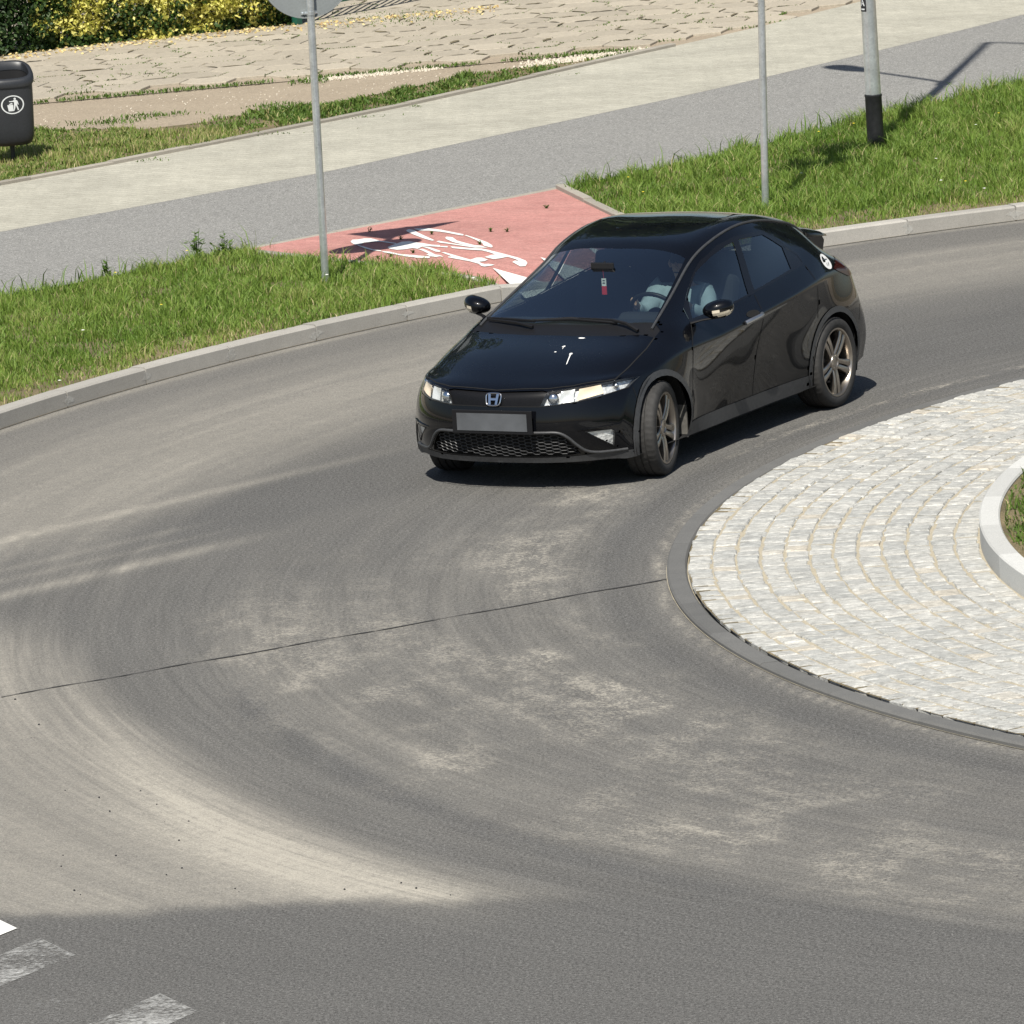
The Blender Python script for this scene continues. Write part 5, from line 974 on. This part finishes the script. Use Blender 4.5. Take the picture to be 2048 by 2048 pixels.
# mirrors
for s_ in (1, -1):
    V = []; nU, nV_ = 14, 20
    for i in range(nU+1):
        ph = math.pi*i/nU
        for k in range(nV_):
            t = 2*math.pi*k/nV_; y = -math.cos(ph); r_ = math.sin(ph)**.75; x, z = r_*math.cos(t), r_*math.sin(t); x = x*.085 if x > 0 else x*.045
            V.append((-.735+x-.035*max(0, y), s_*(.922+y*.103), 1.003+z*.062*(1+.10*y)+.012*y))
    F = [(i*nV_+k, i*nV_+(k+1) % nV_, (i+1)*nV_+(k+1) % nV_, (i+1)*nV_+k)[::s_] for i in range(nU) for k in range(nV_)]
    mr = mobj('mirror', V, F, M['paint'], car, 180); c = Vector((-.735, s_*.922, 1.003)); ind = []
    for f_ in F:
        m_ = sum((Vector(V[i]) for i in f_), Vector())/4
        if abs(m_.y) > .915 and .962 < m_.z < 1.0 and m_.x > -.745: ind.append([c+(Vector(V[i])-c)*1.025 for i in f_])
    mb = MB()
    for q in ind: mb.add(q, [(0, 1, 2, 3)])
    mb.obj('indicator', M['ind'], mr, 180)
    mb = MB(); mb.tube([(-.60, s_*.775, .925), (-.66, s_*.84, .940), (-.72, s_*.92, .947), (-.735, s_*.98, .952)], [.020, .017, .016, .008], 8, flat=.5, up=(0, 0, 1)); mb.obj('mirror_foot', M['black'], mr, 60)
    # door handle
    P = [side_pt(x, z) for x, z in [(-1.215, .826), (-1.26, .832), (-1.34, .839), (-1.42, .845), (-1.467, .848)]]; of = (.004, .026, .032, .026, .004); P = [p_+nrm_at(p_)*o_ for p_, o_ in zip(P, of)]; P = [Vector(q) for q in smoothpath([tuple(p_) for p_ in P], 4)]
    mb = MB(); mb.tube([p_ if s_ > 0 else fl_(p_) for p_ in P], .0155, 8, flat=1.0, up=(0, 0, 1)); mb.obj('door_handle', M['satin'], FD[0 if s_ > 0 else 1], 60)
    P = [side_pt(-1.37+.085*math.cos(t), .866+.022*math.sin(t)) for t in np.linspace(0, 2*math.pi, 17)[:-1]]; P = [p_+nrm_at(p_)*.002 for p_ in P]; mb = MB(); mb.add([p_ if s_ > 0 else fl_(p_) for p_ in P], [tuple(range(16))[::-s_]]); mb.obj('handle_recess', M['seam'], FD[0 if s_ > 0 else 1])
# sticker on the left rear pillar
def surf_poly(name, cx_, cz_, pts, mat, parent, off): P = [side_pt(cx_+x, cz_+z) for x, z in pts]; P = [p_+nrm_at(p_)*off for p_ in P]; mb_ = MB(); mb_.add(P, [tuple(range(len(P)))]); return mb_.obj(name, M[mat], parent)
stk = surf_poly('sticker', -2.718, 1.012, [(.075*math.cos(t), .052*math.sin(t)) for t in np.linspace(0, 2*math.pi, 25)[:-1]], 'white', car, .002)
for q in ([(-.045, .012), (.03, .02), (.03, .014), (-.045, .006)], [(-.03, -.012), (-.01, -.03), (.0, -.026), (-.018, -.008)], [(.01, -.008), (.016, -.03), (.024, -.028), (.018, -.006)]): surf_poly('sticker_print', -2.718, 1.012, q, 'satin', stk, .0032)
# wipers
def on_top(x, y, off): c = top_pt(x, abs(y)); n_ = nrm_at(c); c = c+n_*off; return Vector((c.x, y, c.z))
mb = MB(); mb.tube([on_top(-.215, .585, .015), on_top(-.255, .48, .030), on_top(-.285, .36, .026), on_top(-.285, .10, .022)], [.013, .012, .010, .006], 6); mb.tube([on_top(-.275, .40, .014), on_top(-.285, .05, .014), on_top(-.27, -.25, .014)], [.008, .009, .006], 6, flat=1.5); mb.obj('wiper', M['black'], car, 50)
mb = MB(); mb.tube([on_top(-.19, -.20, .012), on_top(-.24, -.35, .022), on_top(-.31, -.60, .02)], [.012, .010, .006], 6); mb.tube([on_top(-.265, -.22, .012), on_top(-.30, -.45, .012), on_top(-.345, -.63, .012)], [.007, .008, .006], 6, flat=1.4); mb.obj('wiper', M['black'], car, 50)
# bird droppings
def splat(pts): P = [on_top(x, y, .0022) for x, y in pts]; mb_ = MB(); mb_.add(P, [tuple(range(len(P)))]); mb_.obj('bird_dropping', M['white'], hood_o)
for (x, y, a_, b_) in ((-.057, .237, .012, .028), (.105, .185, .016, .012), (.204, .172, .010, .009), (.221, .297, .016, .014)): splat([(x+a_*math.cos(t)*random.uniform(.7, 1.1), y+b_*math.sin(t)*random.uniform(.7, 1.1)) for t in np.linspace(0, 2*math.pi, 17)[:-1]])
splat([(.225, .293), (.375, .340), (.376, .346), (.225, .302)]); splat([(.105, .183), (.15, .196), (.15, .199), (.105, .188)])
# rear wing
sec = [(-2.93, 1.215), (-3.05, 1.205), (-3.17, 1.185), (-3.27, 1.150), (-3.275, 1.138), (-3.18, 1.148), (-3.05, 1.16), (-2.95, 1.17)]; V = []; ysw = [-.575, -.56, -.45, -.25, 0, .25, .45, .56, .575]
for y in ysw:
    k = abs(y)/.575; dx, dz, sc = .10*k**2.5, .025-.045*k**2, (.55 if abs(y) > .57 else 1)
    cx_, cz_ = -3.1, 1.17
    for x, z in sec: V.append((cx_+(x-cx_)*sc+dx, y, cz_+(z-cz_)*sc+dz))
m = len(sec); wg = mobj('rear_wing', V, [(i*m+k, i*m+(k+1) % m, (i+1)*m+(k+1) % m, (i+1)*m+k) for i in range(len(ysw)-1) for k in range(m)]+[tuple(range(m))[::-1], tuple(range((len(ysw)-1)*m, len(ysw)*m))], M['paint'], car, 50)
for s_ in (1, -1): mb = MB(); mb.prism([(-2.86, 1.10), (-2.92, 1.17), (-3.08, 1.155), (-3.13, 1.10), (-3.10, 1.03), (-2.96, 1.02)], s_*.50, s_*.565, Matrix(((1, 0, 0, 0), (0, 0, 1, 0), (0, 1, 0, 0), (0, 0, 0, 1)))); mb.obj('wing_support', M['paint'], wg)
# underside, wheel housings, mud flaps
mb = MB(); mb.box((-1.30, 0, .24), (3.7, 1.12, .14)); mb.box((-1.32, 0, .24), (1.78, 1.58, .12)); mb.box((.50, 0, .25), (.2, .9, .1)); mb.box((-3.15, 0, .32), (.3, 1.4, .1)); mb.obj('underbody', M['void'], car)
for (x, z) in WC:
    for s_ in (1, -1):
        Mx = Matrix.Translation((x, 0, z)) @ Matrix.Rotation(math.radians(-90*s_), 4, 'X'); mb = MB(); mb.lathe([(.01, .55), (.385, .55), (.385, .83)], 40, Mx); mb.v = [(q[0], q[1], max(q[2], .20)) for q in mb.v]; mb.obj('wheel_housing', M['void'], car)
for s_ in (1, -1): mb = MB(); mb.box((-.375, s_*.76, .30), (.012, .14, .22)); mb.obj('mud_flap', M['dusty'], car)
# wheels
def make_wheel(loc, steer, s_):
    """lathe axis along y, outer face at +y*s_"""
    Mw = Matrix.Translation(loc) @ Matrix.Rotation(steer, 4, 'Z') @ Matrix.Rotation(math.radians(-90), 4, 'X') @ Matrix.Scale(s_, 4, (0, 0, 1))
    rim = MB(); rim.lathe([(.244, .098), (.240, .105), (.230, .104), (.223, .092), (.216, .06), (.210, -.09), (.244, -.10)], 48, Mw); rim.lathe([(.062, .078), (.058, .088), (.034, .092), (.030, .086), (.001, .086)], 24, Mw); rim.lathe([(.066, .05), (.062, .078)], 24, Mw)
    for k in range(5): a_ = math.radians(90+36+72*k); rim.lathe([(.009, .07), (.009, .091), (.001, .093)], 8, Mw @ Matrix.Translation((.046*math.cos(a_), .046*math.sin(a_), 0)))
    wo = rim.obj('wheel', M['alloy'], car, 35)
    for k in range(5):
        a0 = math.radians(90+72*k); sp = MB()
        for sg_ in (1, -1):
            sect = []
            for (r_, off_, wd, z1, z0) in ((.045, .019, .030, .082, .045), (.10, .0215, .033, .092, .052), (.165, .026, .040, .097, .058), (.230, .033, .052, .094, .06)):
                for (u_, z_) in ((-wd/2, z0), (-wd/2, z1-.006), (-wd*.22, z1), (wd*.30, z1), (wd/2, z1-.006), (wd/2, z0)):
                    o2 = sg_*(off_+u_); sect.append(Mw @ Vector((r_*math.cos(a0)-o2*math.sin(a0), r_*math.sin(a0)+o2*math.cos(a0), z_)))
            sp.add(sect, [(i*6+q, i*6+(q+1) % 6, (i+1)*6+(q+1) % 6, (i+1)*6+q) for i in range(3) for q in range(6)])
        sp.obj('spoke', M['alloy'], wo, 35)
    ty = MB(); n_ = 144; prof = [(.240, .100), (.248, .108), (.268, .112), (.292, .110), (.306, .102), (.314, .088), (.3165, .062), (.3165, .052), (.309, .050), (.309, .042), (.317, .040), (.317, .006), (.309, .004), (.309, -.004), (.317, -.006), (.317, -.040), (.309, -.042), (.309, -.050), (.3165, -.052), (.3165, -.062), (.314, -.088), (.306, -.102), (.290, -.111), (.262, -.113), (.248, -.108), (.240, -.10)]; m_ = len(prof); V = []
    for i, (r_, z_) in enumerate(prof):
        for k in range(n_):
            a_ = 2*math.pi*k/n_; r2 = r_-(.0035 if (i in (5, 6, 7, 18, 19, 20) and k % 3 == 0) else .003 if (i in (10, 11, 14, 15) and k % 3 == 1) else 0); V.append(Mw @ Vector((r2*math.cos(a_), r2*math.sin(a_), z_)))
    ty.add(V, [(i*n_+k, i*n_+(k+1) % n_, (i+1)*n_+(k+1) % n_, (i+1)*n_+k) for i in range(m_-1) for k in range(n_)]); ty.obj('tyre', M['rubber'], wo, 45)
    dk = MB(); dk.lathe([(.07, .03), (.145, .03), (.145, .012), (.05, .012)], 40, Mw); dk.lathe([(.0, .045), (.068, .045), (.07, .03)], 24, Mw); dk.obj('brake_disc', M['disc'], wo, 35); dk = MB(); dk.lathe([(.19, -.04), (.001, -.04)], 24, Mw); dk.obj('backing', M['void'], wo)
for (x, z), y, stv in ((WC[0], .752, math.radians(11)), (WC[1], .757, 0)):
    for s_ in (1, -1): make_wheel((x, s_*y, z), stv, s_)
# interior
mb = MB(); mb.box((-1.6, 0, .33), (2.6, 1.45, .04)); mb.box((-.42, 0, .58), (.05, 1.40, .5)); mb.box((-2.75, 0, .75), (.7, 1.25, .05)); mb.obj('cabin_floor', M['dash'], car)
dpts = [(-.30, .93), (-.42, .955), (-.60, .945), (-.74, .925), (-.80, .88), (-.80, .74), (-.70, .60), (-.40, .60)]; mb = MB(); mb.prism([(x, z) for x, z in dpts], -.70, .70, Matrix(((1, 0, 0, 0), (0, 0, 1, 0), (0, 1, 0, 0), (0, 0, 0, 1)))); ds = mb.obj('dashboard', M['dash'], car); bevel(ds, .025, 3)
mb = MB(); mb.prism([(-.62, .93), (-.70, .975), (-.80, .965), (-.82, .90)], .20, .56, Matrix(((1, 0, 0, 0), (0, 0, 1, 0), (0, 1, 0, 0), (0, 0, 0, 1)))); bevel(mb.obj('instrument_hood', M['dash'], ds), .02, 2)
cS = Vector((-.90, .37, .925)); axn = Vector((-.86, 0, .5)).normalized(); e1 = Vector((0, 1, 0)); e2 = axn.cross(e1).normalized(); mb = MB(); mb.tube([cS+e1*.185*math.cos(t)+e2*.185*math.sin(t) for t in np.linspace(0, 2*math.pi, 37)], .0155, 8, False)
for t in (0, math.pi, -math.pi/2 if e2.z > 0 else math.pi/2): mb.tube([cS, cS+(e1*math.cos(t)+e2*math.sin(t))*.18], [.03, .014], 6)
mb.tube([cS, cS-axn*.16], .03, 8); mb.lathe([(.001, .03), (.05, .026), (.062, .0)], 16, Matrix.Translation(cS) @ axn.to_track_quat('Z', 'Y').to_matrix().to_4x4()); mb.obj('steering_wheel', M['black'], car, 50)
def seat(x, y, w_, nm='seat'):
    mb_ = MB(); mb_.box((x, y, .50), (.50, w_, .18)); R = Matrix.Rotation(math.radians(-18), 3, 'Y'); mb_.box((x-.31, y, .80), (.15, w_*.96, .60), R); o_ = mb_.obj(nm, M['seat'], car); bevel(o_, .05, 3)
    for yy in ((y,) if w_ < 1 else (y-.42, y+.42)): h_ = MB(); h_.box((x-.425, yy, 1.165), (.09, .25, .15), R); bevel(h_.obj('headrest', M['seat'], o_), .035, 3)
seat(-1.28, .37, .50); seat(-1.28, -.37, .50); seat(-2.12, 0, 1.25)
mb = MB(); mb.box((-.86, .0, 1.265), (.025, .17, .042)); mb.tube([(-.87, 0, 1.27), (-.90, 0, 1.285)], .01, 6); bevel(mb.obj('rear_view_mirror', M['black'], car), .012, 2)
# ------------------------------------------------------------------ driver
def skin_obj(name, verts, edges, radii, mat, parent=None, sub=1):
    me_ = bpy.data.meshes.new(name); me_.from_pydata([tuple(v) for v in verts], edges, []); o_ = link(bpy.data.objects.new(name, me_), parent); md = o_.modifiers.new('skin', 'SKIN'); md.use_smooth_shade = True
    for i, r_ in enumerate(radii): me_.skin_vertices[0].data[i].radius = (r_, r_) if not hasattr(r_, '__len__') else r_
    me_.skin_vertices[0].data[0].use_root = True; sb = o_.modifiers.new('sub', 'SUBSURF'); sb.levels = sb.render_levels = sub; me_.materials.append(mat); return o_
class SK:
    def __init__(s): s.v = []; s.e = []; s.r = []
    def chain(s, pts, start=None):
        prev = start
        for x, y, z, r_ in pts:
            s.v.append((x, y, z)); s.r.append(r_); i = len(s.v)-1
            if prev is not None: s.e.append((prev, i))
            prev = i
        return prev
cm = car.matrix_basis.copy()
px_ = empty('tmp'); bpy.data.objects.remove(px_)
B = SK(); i0 = B.chain([(-1.22, .37, .58, (.16, .13))]); i1 = B.chain([(-1.27, .37, .74, (.15, .11)), (-1.32, .37, .92, (.17, .11))], i0); i2 = B.chain([(-1.34, .37, 1.03, (.10, .08)), (-1.33, .37, 1.10, .055), (-1.315, .37, 1.155, .062), (-1.305, .37, 1.21, .080), (-1.31, .37, 1.27, .072), (-1.315, .37, 1.305, .035)], i1)
for s_ in (1, -1):
    ih = B.chain([(-1.33, .37+s_*.17, 1.02, .068), (-1.18, .37+s_*(.25 if s_ > 0 else .23), .895, .050), (-1.08, .37+s_*.225, .90, .043), (-.955, .37+s_*.19, 1.00, .030), (-.925, .37+s_*.185, 1.02, (.036, .02))], i1)
    for k in range(4): a_ = k*.016; B.chain([(-.905-.002*k, .37+s_*(.180-a_*.4), 1.035-a_*.9, .0095), (-.880, .37+s_*(.176-a_*.4), 1.025-a_*.9, .009), (-.885, .37+s_*(.155-a_*.4), 1.005-a_*.9, .008)], ih)
    B.chain([(-.93, .37+s_*.165, 1.02, .011), (-.915, .37+s_*.15, 1.03, .009)], ih)
    B.chain([(-1.16, .37+s_*.10, .55, .095), (-.95, .37+s_*.14, .62, .075), (-.80, .37+s_*.15, .63, .062), (-.66, .37+s_*.14, .48, .052), (-.55, .37+s_*.13, .40, .042), (-.48, .37+s_*.13, .40, .04)], i0)
pr = skin_obj('person', B.v, B.e, B.r, M['skin']); tag(pr, 'driver in a pale blue shirt behind the steering wheel of the car', 'person')
S2 = SK(); j0 = S2.chain([(-1.22, .37, .60, (.175, .145))]); j1 = S2.chain([(-1.27, .37, .74, (.168, .128)), (-1.32, .37, .92, (.188, .128))], j0); S2.chain([(-1.34, .37, 1.03, (.12, .10)), (-1.335, .37, 1.065, .075)], j1)
for s_ in (1, -1): S2.chain([(-1.33, .37+s_*.175, 1.025, .086), (-1.18, .37+s_*(.255 if s_ > 0 else .235), .895, .068), (-1.08, .37+s_*.225, .905, .060), (-.985, .37+s_*.20, .978, .044)], j1)
skin_obj('shirt', S2.v, S2.e, S2.r, M['shirt'], pr)
S3 = SK(); k0 = S3.chain([(-1.22, .37, .56, (.168, .14))])
for s_ in (1, -1): S3.chain([(-1.16, .37+s_*.10, .55, .104), (-.95, .37+s_*.14, .62, .084), (-.80, .37+s_*.15, .63, .070), (-.66, .37+s_*.14, .48, .06), (-.58, .37+s_*.13, .42, .052)], k0)
skin_obj('trousers', S3.v, S3.e, S3.r, M['trouser'], pr)
V = []; 
for i in range(9):
    ph = math.pi*.62*i/8
    for k in range(16): t = 2*math.pi*k/16; q = Vector((math.sin(ph)*math.cos(t)*.098-.018, math.sin(ph)*math.sin(t)*.083, math.cos(ph)*.108)); q.z += .05*max(0, math.cos(t))*math.sin(ph)**2; V.append((-1.312+q.x, .37+q.y, 1.225+q.z))
mobj('hair', V, [(i*16+k, i*16+(k+1) % 16, (i+1)*16+(k+1) % 16, (i+1)*16+k)[::-1] for i in range(8) for k in range(16)], M['hair'], pr, 180)
mb = MB(); mb.tube([(-1.228, .37, 1.235), (-1.208, .37, 1.205), (-1.228, .37, 1.198)], [.008, .013, .012], 6); mb.obj('nose', M['skin'], pr, 180)
mb = MB()
for s_ in (1, -1): mb.box((-1.232, .37+s_*.03, 1.235), (.012, .022, .009)); 
mb.box((-1.232, .37, 1.165), (.01, .042, .008)); mb.obj('eyes_and_mouth', M['hair'], pr)
mb = MB()
for s_ in (1, -1): mb.tube([(-1.31, .37+s_*.082, 1.24), (-1.318, .37+s_*.092, 1.215), (-1.31, .37+s_*.083, 1.188)], [.008, .014, .008], 6)
mb.obj('ears', M['skin'], pr, 180)
pr.matrix_world = cm
# tag hanging from the mirror
fr_ = empty('air_freshener'); fr_.matrix_world = cm; tag(fr_, 'small red and white tag hanging below the mirror inside the windscreen', 'air freshener')
mb = MB(); mb.tube([(-.86, .0, 1.238), (-.868, .0, 1.175)], .0018, 4); mb.obj('string', M['tag_red'], fr_)
mb = MB(); mb.box((-.868, 0, 1.150), (.006, .034, .052)); mb.obj('tag', M['white'], fr_); mb = MB(); mb.box((-.868, 0, 1.095), (.0062, .036, .058)); mb.obj('tag', M['tag_red'], fr_)
for z in (1.145, 1.162): mb = MB(); mb.box((-.8645, 0, z), (.002, .018, .007)); mb.obj('tag_print', M['black'], fr_)
